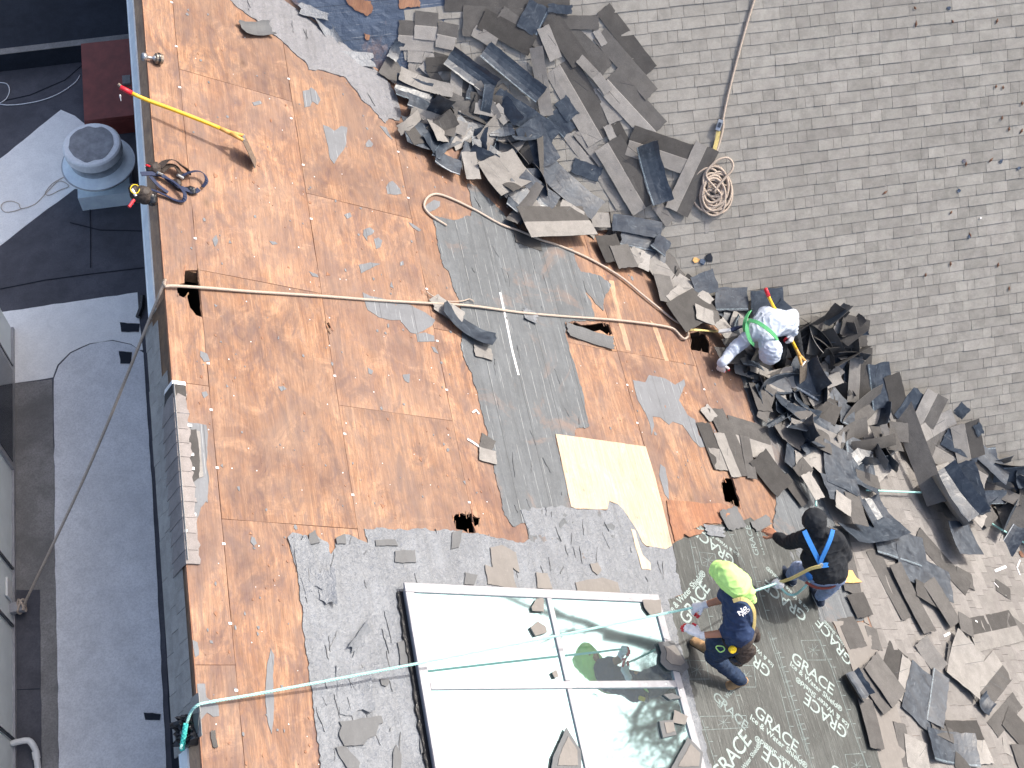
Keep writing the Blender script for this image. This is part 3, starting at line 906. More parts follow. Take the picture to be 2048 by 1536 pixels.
for r in range(4):
    u1 = .505 - r * .13
    y = V1490
    while y < V575:
        L = random.choice([.16, .22, .28, .33]) * random.uniform(.9, 1.1)
        yt = y + L
        q = to_px(C.w(u1 - .08, -(y + L / 2)))
        skip = (r >= 2 and (q[1] < 760)) or (r == 3 and q[1] > 1130 and random.random() < .7)
        if not skip and yt < V575 + .05:
            g = .002; hx = random.choice([0, 0, .004]); e = .15; k = random.uniform(-.006, .006)
            P2 = C
            ang = .05
            V = [P2.w(u1 + k, -(y + g), .012 + hx), P2.w(u1 + k, -(yt - g), .012 + hx), P2.w(u1 - e, -(yt - g), .004), P2.w(u1 - e, -(y + g), .004),
                 P2.w(u1 + k, -(y + g), 0), P2.w(u1 + k, -(yt - g), 0), P2.w(u1 - e, -(yt - g), 0), P2.w(u1 - e, -(y + g), 0)]
            mk('side_shingle', V, [(0, 1, 2, 3), (0, 4, 5, 1), (1, 5, 6, 2), (2, 6, 7, 3), (3, 7, 4, 0)], 'sh_side', house)
        y = yt
# ridge caps folded over the edge
capy = [768 + 27, 827, 858, 886, 914, 943, 973, 1003, 1035, 1066, 1100, 1128]
for i, py in enumerate(capy[:-1]):
    ya = A.uv(352, py)[1]; yb = A.uv(355, capy[i + 1])[1]
    h = .012
    rag = [random.uniform(.085, .115) for _ in range(5)]
    V, Fc = [], []
    n = 5
    for k in range(n):
        y = yb + (ya - yb + .04) * k / (n - 1); hh = h * (1 - .6 * k / (n - 1)) + .008
        for (P2, uu) in ((C, .26 - .05 * k / (n - 1)), (C, .12), (C, .03)):
            V.append(P2.w(uu, -y, hh))
        V.append(Vector((-.004, y, RIDGE + hh * 1.05)))
        for uu in (.03, .07, rag[k]): V.append(A.w(uu, y, hh))
    W = 7
    for k in range(n - 1):
        for j in range(W - 1): Fc.append((k * W + j, k * W + j + 1, (k + 1) * W + j + 1, (k + 1) * W + j))
    nb = len(V)
    for k in range(W): V.append(Vector(V[k]) - Vector((0, 0, .012)))
    for j in range(W - 1): Fc.append((j + 1, j, nb + j, nb + j + 1))
    mk('ridge_cap_shingle', V, Fc, 'sh_ridge' if i else 'sh_ridge', house)
# first cap: dark exposed headlap with a white end
ya = A.uv(350, 770)[1]; yb = A.uv(352, 797)[1]
V = [C.w(.2, -yb, .014), Vector((-.003, yb, RIDGE + .016)), A.w(.1, yb, .014), C.w(.16, -ya, .014), Vector((-.003, ya, RIDGE + .016)), A.w(.1, ya, .014)]
V += [q - Vector((0, 0, .014)) for q in V]
mk('ridge_cap_headlap', V, [(0, 1, 4, 3), (1, 2, 5, 4), (3, 4, 10, 9), (4, 5, 11, 10), (2, 8, 11, 5), (0, 3, 9, 6)], 'sh_dark', house)
V = [C.w(.17, -ya, .018), Vector((-.003, ya, RIDGE + .021)), A.w(.1, ya, .018), C.w(.15, -(ya + .035), .016), Vector((-.003, ya + .035, RIDGE + .018)), A.w(.1, ya + .035, .016)]
V += [q - Vector((0, 0, .02)) for q in V]
mk('ridge_cap_tape', V, [(0, 1, 4, 3), (1, 2, 5, 4), (3, 4, 10, 9), (4, 5, 11, 10), (2, 8, 11, 5), (0, 6, 7, 1), (1, 7, 8, 2)], 'white_bit', house)
for i, pp in enumerate([[(369, 861), (392, 860), (396, 900), (398, 930), (396, 957), (383, 968), (371, 968), (372, 930), (368, 890)]]):
    slab('exposed_headlap', A, [resample(polyuv(A, pp), .03, .006, 40)], .003, .014, ['sh_dark'], house)
slab('shingle_remnant', A, [resample(polyuv(A, [(392, 862), (399, 864), (402, 920), (406, 954), (397, 957), (397, 900)]), .03, .003, 41)], .003, .012, ['sh_pale'], house)
for x, y in ((374, 852), (378, 910), (379, 938), (382, 1030), (376, 1064), (367, 826)):
    u, v = A.uv(x, y); vv, ff = pbox(A, u - .035, u + .035, v - .012, v + .012, .014, .018); mk('tape_tab', vv, ff, 'white_bit', house)

# =============================================================== flat roof and neighbours
g = mk('ground', [(-150, -150, -8), (150, -150, -8), (150, 150, -8), (-150, 150, -8)], [(0, 1, 2, 3)], 'asphalt'); tag(g, kind='structure')
V, Fc = box_between((-6, 3, -4), Vector((1, 0, 0)), Vector((0, 1, 0)), Vector((0, 0, 1)), 11.8, 30, 8)
tag(mk('flat_roof', V, Fc, 'roof_navy'), kind='structure')


def gpoly(name, px, h0, h1, mat, step=.12, amp=.006, seed=1):
    return tag(slab(name, G, [resample(polyuv(G, px), step, amp, seed)], h0, h1, [mat]), kind='structure')


gpoly('roof_coating', [(-60, 390), (0, 318), (122, 220), (150, 232), (182, 258), (210, 290), (205, 380), (150, 378), (60, 445), (0, 492), (-60, 540)], 0, .005, 'roof_pale', seed=2)
gpoly('roof_coating', [(-60, 634), (0, 625), (275, 585), (279, 640), (286, 700), (279, 700), (262, 688), (225, 680), (180, 687), (140, 705), (115, 730), (106, 755), (25, 767), (-60, 720)], 0, .005, 'roof_pale', seed=3)
gpoly('roof_coating', [(108, 758), (118, 732), (142, 707), (180, 689), (225, 682), (262, 690), (287, 706), (296, 850), (306, 1000), (319, 1250), (334, 1560), (118, 1560), (115, 1300), (110, 1100)], 0, .007, 'roof_blue', seed=4)
gpoly('roof_patch', [(20, 769), (104, 759), (108, 900), (110, 1100), (115, 1300), (117, 1560), (20, 1560)], 0, .004, 'roof_grey', seed=5)
gpoly('roof_strip', [(20, 1180), (80, 1180), (84, 1560), (20, 1560)], .004, .009, 'roof_navy', seed=6)
gpoly('roof_strip', [(300, 720), (316, 1000), (330, 1250), (345, 1560), (420, 1560), (420, 700)], 0, .01, 'roof_black', seed=7)
for i, pts in enumerate([[(0, 578), (90, 560), (180, 548), (290, 535)], [(180, 418), (181, 470), (181, 535)], [(0, 203), (60, 190), (130, 160), (165, 130)], [(140, 445), (200, 460), (290, 462)], [(28, 1380), (80, 1378)]]):
    v, f = tube([G.at(x, y, .006) for x, y in pts], .006, 5); tag(mk('membrane_seam', v, f, 'roof_black'), kind='structure')
# raised dark roof at the top left with its pale edge
cu = polyuv(G, [(-80, 118), (262, 78)], .3)
V = [Vector((cu[0][0], cu[0][1], 0)), Vector((cu[1][0], cu[1][1], 0)), Vector((cu[1][0], 16, 0)), Vector((cu[0][0], 16, 0))]
V2 = [q + Vector((0, 0, .3)) for q in V]
tag(mk('upper_flat_roof', V + V2, [(4, 5, 6, 7), (0, 1, 5, 4), (1, 2, 6, 5), (3, 0, 4, 7)], 'roof_black'), kind='structure')
v, f = ribbon([V2[0] + Vector((0, .04, .004)), V2[1] + Vector((0, .04, .004))], Vector((0, 0, 1)), .1, .004)
tag(mk('roof_edge_flashing', v, f, 'roof_grey'), kind='structure')

# red hatch
q = [G.at(*p, .35) for p in ((162, 88), (275, 72), (290, 228), (172, 214))]
hx0, hx1 = q[0].x, 0.5; hy0, hy1 = min(q[2].y, q[3].y), q[0].y
hatch = empty('roof_hatch', (hx0, hy0, 0), 'flat dull red metal roof hatch box on the dark roof under the shovel grip', 'roof hatch')
xa = -.36
V, Fc = box_between(((hx0 + xa) / 2, (hy0 + hy1) / 2, .15), Vector((1, 0, 0)), Vector((0, 1, 0)), Vector((0, 0, 1)), xa - hx0 - .08, hy1 - hy0 - .08, .3); mk('curb', V, Fc, 'red_paint', hatch)
V, Fc = box_between(((hx0 + xa) / 2, (hy0 + hy1) / 2, .33), Vector((1, 0, 0)), Vector((0, 1, 0)), Vector((0, 0, 1)), xa - hx0, hy1 - hy0, .05); mk('lid', V, Fc, 'red_paint', hatch)
V, Fc = box_between(((hx0 + xa) / 2, hy0 + .02, .27), Vector((1, 0, 0)), Vector((0, 1, 0)), Vector((0, 0, 1)), xa - hx0 + .02, .04, .06); mk('lid_lip', V, Fc, 'red_paint', hatch)
p = G.at(253, 160, .37); V, Fc = box_between(p, Vector((1, 0, 0)), Vector((0, 1, 0)), Vector((0, 0, 1)), .1, .14, .03); mk('hinge_plate', V, Fc, 'roof_grey', hatch)

# roof exhaust fan
fc = G.at(199, 332, .42); fcz = Vector((fc.x, fc.y, 0))
fan = empty('exhaust_fan', fcz, 'round blue grey metal exhaust fan with a dirty white top beside the roof edge', 'exhaust fan')
V, Fc = box_between(fcz + Vector((0, 0, .12)), Vector((1, 0, 0)), Vector((0, 1, 0)), Vector((0, 0, 1)), .62, .62, .24); mk('curb', V, Fc, 'metal_blue', fan)
V, Fc = lathe([(.24, .24), (.26, .3), (.33, .36), (.40, .42), (.425, .46), (.43, .475), (.415, .49), (.37, .50), (.33, .53), (.31, .56)], fcz); mk('lower_bowl', V, Fc, 'metal_blue', fan, smooth=True)
V, Fc = tube([fcz + Vector((math.cos(a) * .43, math.sin(a) * .43, .475)) for a in [k * 2 * PI / 48 for k in range(48)]], .010, 6, close=True); mk('bowl_rim', V, Fc, 'metal', fan)
V, Fc = lathe([(.30, .54), (.315, .56), (.315, .66), (.325, .67), (.33, .69)], fcz); mk('fan_housing', V, Fc, 'metal', fan, smooth=False)
V, Fc = lathe([(.33, .68), (.34, .70), (.34, .80), (.325, .82), (.30, .826), (.1, .83)], fcz); mk('fan_cap', V, Fc, 'white_bit', fan)
V, Fc = tube([fcz + Vector((math.cos(a) * .33, math.sin(a) * .33, .70)) for a in [k * 2 * PI / 48 for k in range(48)]], .008, 6, close=True); mk('seam_ring', V, Fc, 'metal_blue', fan)
rr = [(fcz.x - .0 + math.cos(a) * .265 * (1 + .16 * noise.noise(Vector((math.cos(a) * 1.5, math.sin(a) * 1.5, 3)))), fcz.y + math.sin(a) * .265 * (1 + .2 * noise.noise(Vector((math.cos(a) * 2, math.sin(a) * 2, 8))))) for a in [k * 2 * PI / 60 for k in range(60)]]
slab('dirt_stain', G, [rr], .826, .833, ['dirt'], fan)

# left neighbour wall
WX = G.at(28, 1100).x
wall = empty('sided_wall_house', (WX, -1, 0), 'pale grey sided wall with a dark window at the left picture edge', 'house wall')
jy = [G.at(25, y).y for y in (1500, 1265, 1148, 905)]
jy = [G.at(28, y).y for y in (1488, 1262, 1147, 930, 740)]
ys = [-6] + jy + [jy[-1] + .6, 2.2]
ys = sorted(ys)
edge = jy[-1] + .55
for i in range(len(ys) - 1):
    if ys[i] >= edge: break
    y0, y1 = ys[i] + .006, min(ys[i + 1], edge) - .006
    V, Fc = box_between((WX - .02, (y0 + y1) / 2, .6), Vector((1, 0, 0)), Vector((0, 1, 0)), Vector((0, 0, 1)), .03, y1 - y0, 1.2); mk('siding_panel', V, Fc, 'siding', wall)
    V, Fc = box_between((WX + .0, y0 + .02, .6), Vector((1, 0, 0)), Vector((0, 1, 0)), Vector((0, 0, 1)), .035, .022, 1.2); mk('joint_batten', V, Fc, 'dark_glass', wall)
V, Fc = box_between((WX - .12, (-6 + edge) / 2, .6), Vector((1, 0, 0)), Vector((0, 1, 0)), Vector((0, 0, 1)), .16, edge + 6, 1.2); mk('wall_core', V, Fc, 'siding', wall)
V, Fc = box_between((WX + .006, (-6 + edge) / 2, .03), Vector((1, 0, 0)), Vector((0, 1, 0)), Vector((0, 0, 1)), .03, edge + 6, .06); mk('base_trim', V, Fc, 'metal_white', wall)
wy0, wy1 = G.at(25, 945).y, G.at(25, 745).y
wf = mk('window', *box_between((WX + .01, (wy0 + wy1) / 2, .55), Vector((1, 0, 0)), Vector((0, 1, 0)), Vector((0, 0, 1)), .03, wy1 - wy0, .98), 'metal_white', wall)
mk('pane', *box_between((WX + .026, (wy0 + wy1) / 2, .56), Vector((1, 0, 0)), Vector((0, 1, 0)), Vector((0, 0, 1)), .012, wy1 - wy0 - .12, .86), 'dark_glass', wf)
mk('notice_plate', *box_between((WX + .012, G.at(20, 1195).y, .22), Vector((1, 0, 0)), Vector((0, 1, 0)), Vector((0, 0, 1)), .02, .2, .16), 'white_plastic', wall)
br = G.at(36, 1215, .12)
mk('rope_bracket', *box_between((WX + .06, br.y, .12), Vector((1, 0, 0)), Vector((0, 1, 0)), Vector((0, 0, 1)), .14, .1, .07), 'metal_white', wall)
pp = [G.at(22, 1487, .12), G.at(50, 1481, .12), G.at(60, 1483, .12), G.at(68, 1494, .11), G.at(72, 1506, .08), G.at(76, 1540, .06)]
v, f = tube(smooth_path(pp, .02), .03, 12); o = mk('drain_pipe', v, f, 'white_plastic', smooth=True); tag(o, 'white elbowed drain pipe coming out of the pale wall near the lower left corner', 'pipe')
v, f = tube([pp[-2] + (pp[-3] - pp[-2]) * .3, pp[-2] + (pp[-1] - pp[-2]) * .35], .036, 12); mk('pipe_collar', v, f, 'white_plastic', o)
v, f = tube([G.at(285, 592, .04), G.at(283, 615, .04), G.at(276, 634, .04)], .03, 10); tag(mk('pipe_offcut', v, f, 'black_plastic'), 'short black pipe lying on the flat roof at the foot of the stripped roof', 'pipe')

# thin cables on the flat roof
for lab, pts, r, mt in [
    ('white cable curving over the dark flat roof above the round fan', [(0, 208), (14, 210), (45, 208), (85, 200), (120, 186), (150, 165), (160, 150)], .006, 'white_bit'),
    ('white cable loop lying at the left edge of the flat roof', [(0, 206), (12, 198), (19, 182), (14, 168), (0, 165)], .006, 'white_bit'),
    ('thin cream cord with a loop trailing left from the round fan', [(132, 352), (108, 365), (95, 378), (90, 388), (100, 390), (120, 380), (138, 372), (118, 362), (94, 384), (70, 408), (42, 417), (38, 408), (22, 402), (6, 406), (2, 415), (10, 424), (30, 422), (43, 417)], .0045, 'rope_tan')]:
    v, f = tube(smooth_path([G.at(x, y, .012) for x, y in pts], .03), r, 6); tag(mk('cable', v, f, mt, smooth=True), lab, 'cable')
# =============================================================== skylight
SH = .10
def sk(x, y): return A.uv(x, y, SH)
tl, tr_, ml, mr = sk(818, 1176), sk(1312, 1200), sk(853, 1369), sk(1356, 1372)
u0, u2 = (tl[0] + ml[0]) / 2, (tr_[0] + mr[0]) / 2
v2, v1 = (tl[1] + tr_[1]) / 2, (ml[1] + mr[1]) / 2
v0 = v1 - (v2 - v1) * 1.02
u1 = (sk(1092, 1192)[0] + sk(1140, 1369)[0]) / 2
sl = empty('skylight', A.w((u0 + u2) / 2, v1, 0), 'big white framed skylight with four milky mirror-bright panes set in the grey felt', 'skylight')
for a in ((u0 - .03, u0 + .02, v0, v2), (u2 - .02, u2 + .03, v0, v2), (u0 + .02, u2 - .02, v2 - .04, v2 + .02), (u0 + .02, u2 - .02, v0 - .02, v0 + .04)):
    vv, ff = pbox(A, *a, .0, .088); mk('curb', vv, ff, 'metal_white', sl)
B_W = .034


def bar(ua, ub, va, vb, name='frame_bar'):
    vv, ff = pbox(A, ua, ub, va, vb, .088, SH + .012); o = mk(name, vv, ff, 'metal_white', sl)
    bv = o.modifiers.new('b', 'BEVEL'); bv.width = .004; bv.segments = 2
    n = int(max(ub - ua, vb - va) / .24); horiz = ub - ua > vb - va
    for k in range(n):
        t = (k + .5) / n
        cu = ua + (ub - ua) * t if horiz else (ua + ub) / 2; cv = (va + vb) / 2 if horiz else va + (vb - va) * t
        V, Fc = lathe([(.014, 0), (.014, .003), (.008, .005), (.008, .008)], A.w(cu, cv, SH + .0125), A.n, 10)
        mk('screw', V, Fc, 'metal', o)


bar(u0 - .05, u0 + B_W, v0 - .05, v2 - B_W - .002); bar(u2 - B_W, u2 + .05, v0 - .05, v2 - B_W - .002)
bar(u0 - .05, u2 + .05, v2 - B_W, v2 + .05); bar(u0 + B_W + .002, u2 - B_W - .002, v1 - .03, v1 + .035)
bar(u1 - .025, u1 + .03, v1 + .037, v2 - B_W - .002); bar(u1 - .025, u1 + .03, v0 + .02, v1 - .032)
for ua, ub in ((u0 + B_W, u1 - .025), (u1 + .03, u2 - B_W)):
    for va, vb in ((v1 + .035, v2 - B_W), (v0 + .02, v1 - .03)):
        vv, ff = pbox(A, ua - .01, ub + .01, va - .01, vb + .01, .084, .094); mk('pane', vv, ff, 'glass', sl)
# black lumpy strip painting the frame's shadow left of the curb
random.seed(4)
V, Fc = [], []
lp = [(u0 - .035, v2 + .02), (u0 - .035, v0)]
for k in range(40):
    v = v2 - (v2 - v0) * k / 39; lp.append((u0 - .085 - .03 * noise.noise(Vector((v * 5, 3, 1))), v)) if False else None
lp = [(u0 - .033, v2 - (v2 - v0) * k / 39) for k in range(40)] + [(u0 - .075 - .045 * abs(noise.noise(Vector((k * .35, 3, 1)))), v0 + (v2 - v0) * k / 39) for k in range(40)]
slab('curb_shadow_strip', A, [lp], .006, .04, ['black_plastic'], sl)
# =============================================================== torn shingles and felt lying about
LAND = [('coil of tan rope', 1425, 370), ('hooked tan rope end', 880, 415), ('worker in the grey hoodie', 1530, 680), ('worker in the black hoodie', 1640, 1110),
        ('white framed skylight', 1090, 1400), ('fresh pale plywood panel', 1220, 960), ('short teal rope piece', 1790, 983), ('round exhaust fan', 197, 325),
        ('bare navy felt up top', 740, 60), ('lower right corner', 2040, 1530), ('worker in the lime hood', 1460, 1200), ('orange leaf at the edge', 2040, 1108),
        ('long plank-like shingle', 1800, 910), ('notched navy shingle below the coil', 1270, 480), ('rope at the top edge', 1490, 60), ('big curled black sheet', 1875, 1015), ('big arched black shingle', 915, 270), ('rolled up black shingle', 1545, 850), ('big grey curled sheet', 995, 285), ('toothed shingle strip', 1985, 1262), ('black flap behind the black hoodie', 1735, 1070), ('silver batten on felt', 1015, 660), ('blade of the upright shovel', 1610, 745)]
ORD = ['nearest', 'second nearest', 'third nearest', 'fourth nearest', 'fifth nearest', 'sixth nearest', 'seventh nearest', 'eighth nearest', 'ninth nearest', 'tenth nearest', 'eleventh nearest', 'twelfth nearest']
REG = []          # (object, look, category, group, px, py)


def register(o, look, cat, group, x, y): REG.append((o, look, cat, group, x, y)); o['category'] = cat


def finish_labels():
    from collections import defaultdict
    d = defaultdict(list)
    for r in REG:
        li = min(range(len(LAND)), key=lambda k: (LAND[k][1] - r[4]) ** 2 + (LAND[k][2] - r[5]) ** 2)
        d[(r[1], li)].append(r)
    for (look, li), L in d.items():
        nm, lx, ly = LAND[li]
        L.sort(key=lambda r: (r[4] - lx) ** 2 + (r[5] - ly) ** 2)
        for k, r in enumerate(L):
            if k < len(ORD) - 1 or len(L) == len(ORD): r[0]['label'] = f"{look}, {ORD[k]} the {nm}"; r[0]['group'] = r[3]
            else: r[0]['label'] = f"{look}, in the crowd around the {nm}"; r[0]['group'] = f"{look}s around the {nm}"


GRID = {}


def stack_h(cells, th):
    hs = sorted(GRID.get(c, 0.0) for c in cells); h = min(.30, hs[min(len(hs) - 1, int(len(hs) * .92))] if hs else 0)
    for c in cells: GRID[c] = max(GRID.get(c, 0), h + th)
    return h


def piece(typ, x1, y1, x2, y2, wpx, bend=0.0, tilt=0.0, roll=0.0, seed=0, look=None, lift=None, pitch=0.0, reg=True):
    rnd = random.Random(seed * 7 + int(x1) + int(y1) * 3)
    cx, cy = (x1 + x2) / 2, (y1 + y2) / 2
    pc, P = surf(cx, cy)
    a = P.at(x1, y1); b = P.at(x2, y2)
    d = b - a; L = d.length; d.normalize()
    # width across in px -> metres
    px, py = -(y2 - y1), (x2 - x1); nn = math.hypot(px, py) + 1e-6
    e1 = P.at(cx + px / nn * wpx / 2, cy + py / nn * wpx / 2); e2 = P.at(cx - px / nn * wpx / 2, cy - py / nn * wpx / 2)
    W = max(.03, (e1 - e2).length)
    n = P.n.copy()
    q = (pc - VAL); dv = (q - VD * q.dot(VD)).length
    if dv < .5: n = (A.n + B.n).normalized() * (1 - dv / .5) + P.n * (dv / .5); n.normalize()
    ax = (d - n * d.dot(n)).normalized(); ay = n.cross(ax)
    # stack
    cells = set()
    k = max(2, int(math.hypot(x2 - x1, y2 - y1) / 14))
    for i in range(k + 1):
        for j in (-.35, 0, .35):
            cells.add((int((x1 + (x2 - x1) * i / k + px / nn * wpx * j) / 14), int((y1 + (y2 - y1) * i / k + py / nn * wpx * j) / 14)))
    h0 = stack_h(cells, .008 + .006 * abs(bend) + .01 * abs(tilt)) if lift is None else lift
    nx, ny = max(5, min(14, int(L / .07))), 6
    if abs(bend) > .5 or abs(roll) > .5: nx = max(nx, 12); ny = 8
    V, Fc, idx = [], [], []
    th = .0045 if typ not in 'F' else .003
    tw = rnd.uniform(-.09, .09) + bend * .1
    split = 0.0 if typ == 'T' else None
    jag = [rnd.uniform(-1, 1) for _ in range(40)]
    torn = .008 if typ in 'TPDU' else .02

    def pos(s, t):                     # s,t in -0.5..0.5
        x = s * L; y = t * W
        if abs(s) > .49: x += jag[int((t + .5) * 9.9)] * torn * (1.6 if typ in 'UF' else 1) * (1 if s > 0 else -1)
        if abs(t) > .49: y += (jag[20 + int((s + .5) * 9.9)] * (.003 if typ in 'TPD' else .008))
        z = 0.0
        if bend:
            R = L / bend; z += R * (1 - math.cos(x / R)) if abs(bend) > .02 else 0; x = R * math.sin(x / R)
        if roll:
            R = W / roll; z += R * (1 - math.cos(y / R)); y = R * math.sin(y / R)
        z += tw * x * y * 2 + .006 * noise.noise(Vector((x * 6 + seed, y * 6, seed * 1.3)))
        return Vector((x, y, z))
    ts = [-.5 + j / ny for j in range(ny + 1)]
    if typ == 'T': ts = sorted(set([-.5, -.3, -.1, -.02, .0, .18, .35, .5]))
    if typ == 'U': ts = sorted(set([-.5, -.46, -.41, -.15, .1, .3, .5]))
    ss = [-.5 + i / nx for i in range(nx + 1)]
    rx = Matrix.Rotation(tilt, 3, 'X'); ry = Matrix.Rotation(pitch, 3, 'Y')
    G0 = [[pos(s, t) for t in ts] for s in ss]
    nyy = len(ts)
    pts = []
    for s_, row in zip(ss, G0):
        for t_, q in zip(ts, row):
            extra = .003 if (typ == 'T' and t_ < -.01) else 0
            pts.append(rx @ ry @ (q + Vector((0, 0, th + extra))))
    bot = [rx @ ry @ q for row in G0 for q in row]
    mn = min(q.z for q in bot)
    allp = [q - Vector((0, 0, mn)) for q in pts + bot]
    N = len(pts)
    top_i = {'T': None, 'P': 0, 'D': 1, 'U': 2, 'F': 4, 'K': 5, 'N': 1}[typ]
    for i in range(len(ss) - 1):
        for j in range(nyy - 1):
            a_, b_, c_, d_ = i * nyy + j, (i + 1) * nyy + j, (i + 1) * nyy + j + 1, i * nyy + j + 1
            tm = (ts[j] + ts[j + 1]) / 2
            if typ == 'T': mi = 0 if tm < 0 else 1
            elif typ == 'U': mi = 3 if (-.46 < tm < -.41 and seed % 2 == 0) else 2
            else: mi = top_i
            Fc.append((a_, b_, c_, d_)); idx.append(mi)
            Fc.append((a_ + N, d_ + N, c_ + N, b_ + N)); idx.append(2 if typ in 'TPDN' else (0 if typ == 'U' else top_i))
    M_, K_ = len(ss), nyy
    edge = 1 if typ in 'TPDN' else (2 if typ == 'U' else top_i)
    for i in range(M_ - 1):
        for j in (0, K_ - 1):
            a_, b_ = i * K_ + j, (i + 1) * K_ + j
            Fc.append((a_, a_ + N, b_ + N, b_) if j == 0 else (a_, b_, b_ + N, a_ + N)); idx.append(edge)
    for j in range(K_ - 1):
        for i in (0, M_ - 1):
            a_, b_ = i * K_ + j, i * K_ + j + 1
            Fc.append((a_, b_, b_ + N, a_ + N) if i == 0 else (a_, a_ + N, b_ + N, b_)); idx.append(edge)
    base = surf(cx, cy)[0]
    rotm = Matrix((ax, ay, n)).transposed()
    mw = Matrix.Translation(base + n * (h0 + .004)) @ rotm.to_4x4()
    nm, cat, lk = {'T': ('shingle_strip', 'roof shingle', 'two tone shingle strip'), 'P': ('shingle_tab', 'roof shingle', 'pale grey shingle tab'),
                   'D': ('shingle_strip', 'roof shingle', 'dark brown shingle strip'), 'U': ('overturned_shingle', 'roof shingle', 'slate black overturned shingle'),
                   'F': ('felt_flap', 'roofing felt', 'curling grey felt flap'), 'K': ('felt_flap', 'roofing felt', 'torn black felt piece'), 'N': ('shingle_strip', 'roof shingle', 'x')}[typ]
    mats = ['sh_pale', 'sh_dark', 'under', 'strip' if rnd.random() < .6 else 'strip_w', 'felt_low', 'felt_dark']
    o = mk(nm, allp, Fc, mats, None, idx, mw=mw, smooth=False)
    if typ in 'UF' or abs(bend) > .4: o.data.polygons.foreach_set('use_smooth', [True] * len(o.data.polygons)) if False else None
    # cut lines between the tabs, as thin proud slivers' dark gaps
    if typ in 'TP' and L > .2:
        vs, fs, x = [], [], -L / 2 + rnd.uniform(.08, .2)
        t0_, t1_ = (-.5, 0.0) if typ == 'T' else (-.5, .5)
        bits = []
        while x < L / 2 - .05:
            row = []
            for j in range(5):
                t = t0_ + (t1_ - t0_) * j / 4
                for dx in (-.0022, .0022):
                    q = pos((x + dx) / L, t); row.append(rx @ ry @ (q + Vector((0, 0, th + .0040 * (1 if typ == 'T' else .25)))) - Vector((0, 0, mn)))
            bits.append((row, [(2 * j, 2 * j + 1, 2 * j + 3, 2 * j + 2) for j in range(4)]))
            x += rnd.choice([.13, .17, .22, .28])
        if bits:
            v_, f_ = join_meshes(bits); tag(mk('tab_joints', v_, f_, 'felt_dark', o, mw=mw), kind='stuff')
    size = 'long ' if L > .8 else ('small ' if L < .3 else '')
    if reg:
        lk2 = look or (size + ('curled ' if abs(bend) + abs(roll) > .6 else ('propped up ' if abs(tilt) > .4 else '')) + lk)
        register(o, lk2, cat, 'torn off shingles and felt on the roof', cx, cy)
    return o


def fill(poly, n, grp, lab, seed, types='UUUDDDUP', tl_=.55, L0=32, L1=80):
    rnd = random.Random(seed); xs = [p[0] for p in poly]; ys = [p[1] for p in poly]; k = 0
    while k < n:
        x, y = rnd.uniform(min(xs), max(xs)), rnd.uniform(min(ys), max(ys))
        if not pip(x, y, poly): continue
        an = rnd.uniform(0, PI); L = rnd.uniform(L0, L1) / 2
        o = piece(rnd.choice(types), x - math.cos(an) * L, y - math.sin(an) * L, x + math.cos(an) * L, y + math.sin(an) * L, rnd.uniform(18, 44),
                  bend=rnd.choice([0, .2, -.3, .5, -.6, .8]), tilt=rnd.gauss(0, tl_), roll=rnd.choice([0, 0, .3, -.5]), pitch=rnd.gauss(0, .22), seed=seed * 50 + k, lift=rnd.uniform(0, .07)); k += 1
        for i in range(-1, 2):
            for j in range(-1, 2): GRID[(int(x / 14) + i, int(y / 14) + j)] = .085


# dense tangles first, traced pieces on top
fill([(800, 235), (870, 195), (960, 180), (1040, 215), (1075, 300), (1080, 370), (1120, 420), (1060, 450), (1020, 420), (965, 365), (900, 335), (860, 290), (810, 280)], 46,
     'shingle scraps tangled in the upper heap', 'torn shingle scrap tangled in the heap above the hooked tan rope', 2)
fill([(1590, 625), (1660, 620), (1700, 650), (1700, 720), (1640, 720), (1590, 700)], 24, 'upright shingle scraps behind the grey worker', 'dark shingle scrap standing on edge just right of the grey hoodie worker', 3, 'DDU', 1.0)
fill([(1510, 760), (1600, 750), (1700, 720), (1720, 800), (1770, 900), (1740, 960), (1660, 930), (1590, 900), (1530, 880)], 46,
     'shingle scraps tangled in the middle heap', 'torn shingle scrap tangled in the heap below the grey hoodie worker', 4)
fill([(1900, 930), (1980, 900), (2060, 890), (2060, 1070), (2000, 1060), (1930, 990)], 20, 'slate dark scraps at the right edge', 'slate dark shingle scrap in the heap touching the right edge', 5, 'UUUD')
fill([(1150, 450), (1210, 430), (1290, 510), (1400, 570), (1440, 620), (1400, 640), (1330, 560), (1240, 500)], 16, 'small scraps along the valley', 'small shingle scrap in the trail beside the long tan rope', 6, 'PDDU', .2, 20, 45)
fill([(1440, 660), (1500, 640), (1530, 740), (1480, 745)], 10, 'scraps under the grey worker', 'small shingle scrap under the outstretched arm of the grey hoodie worker', 9, 'PDUU', .3, 25, 60)
fill([(1830, 1000), (1900, 950), (1940, 1040), (1900, 1080)], 8, 'scraps around the big curled sheet', 'shingle scrap around the big curled black sheet near the teal rope', 10, 'UDPT', .3, 30, 60)

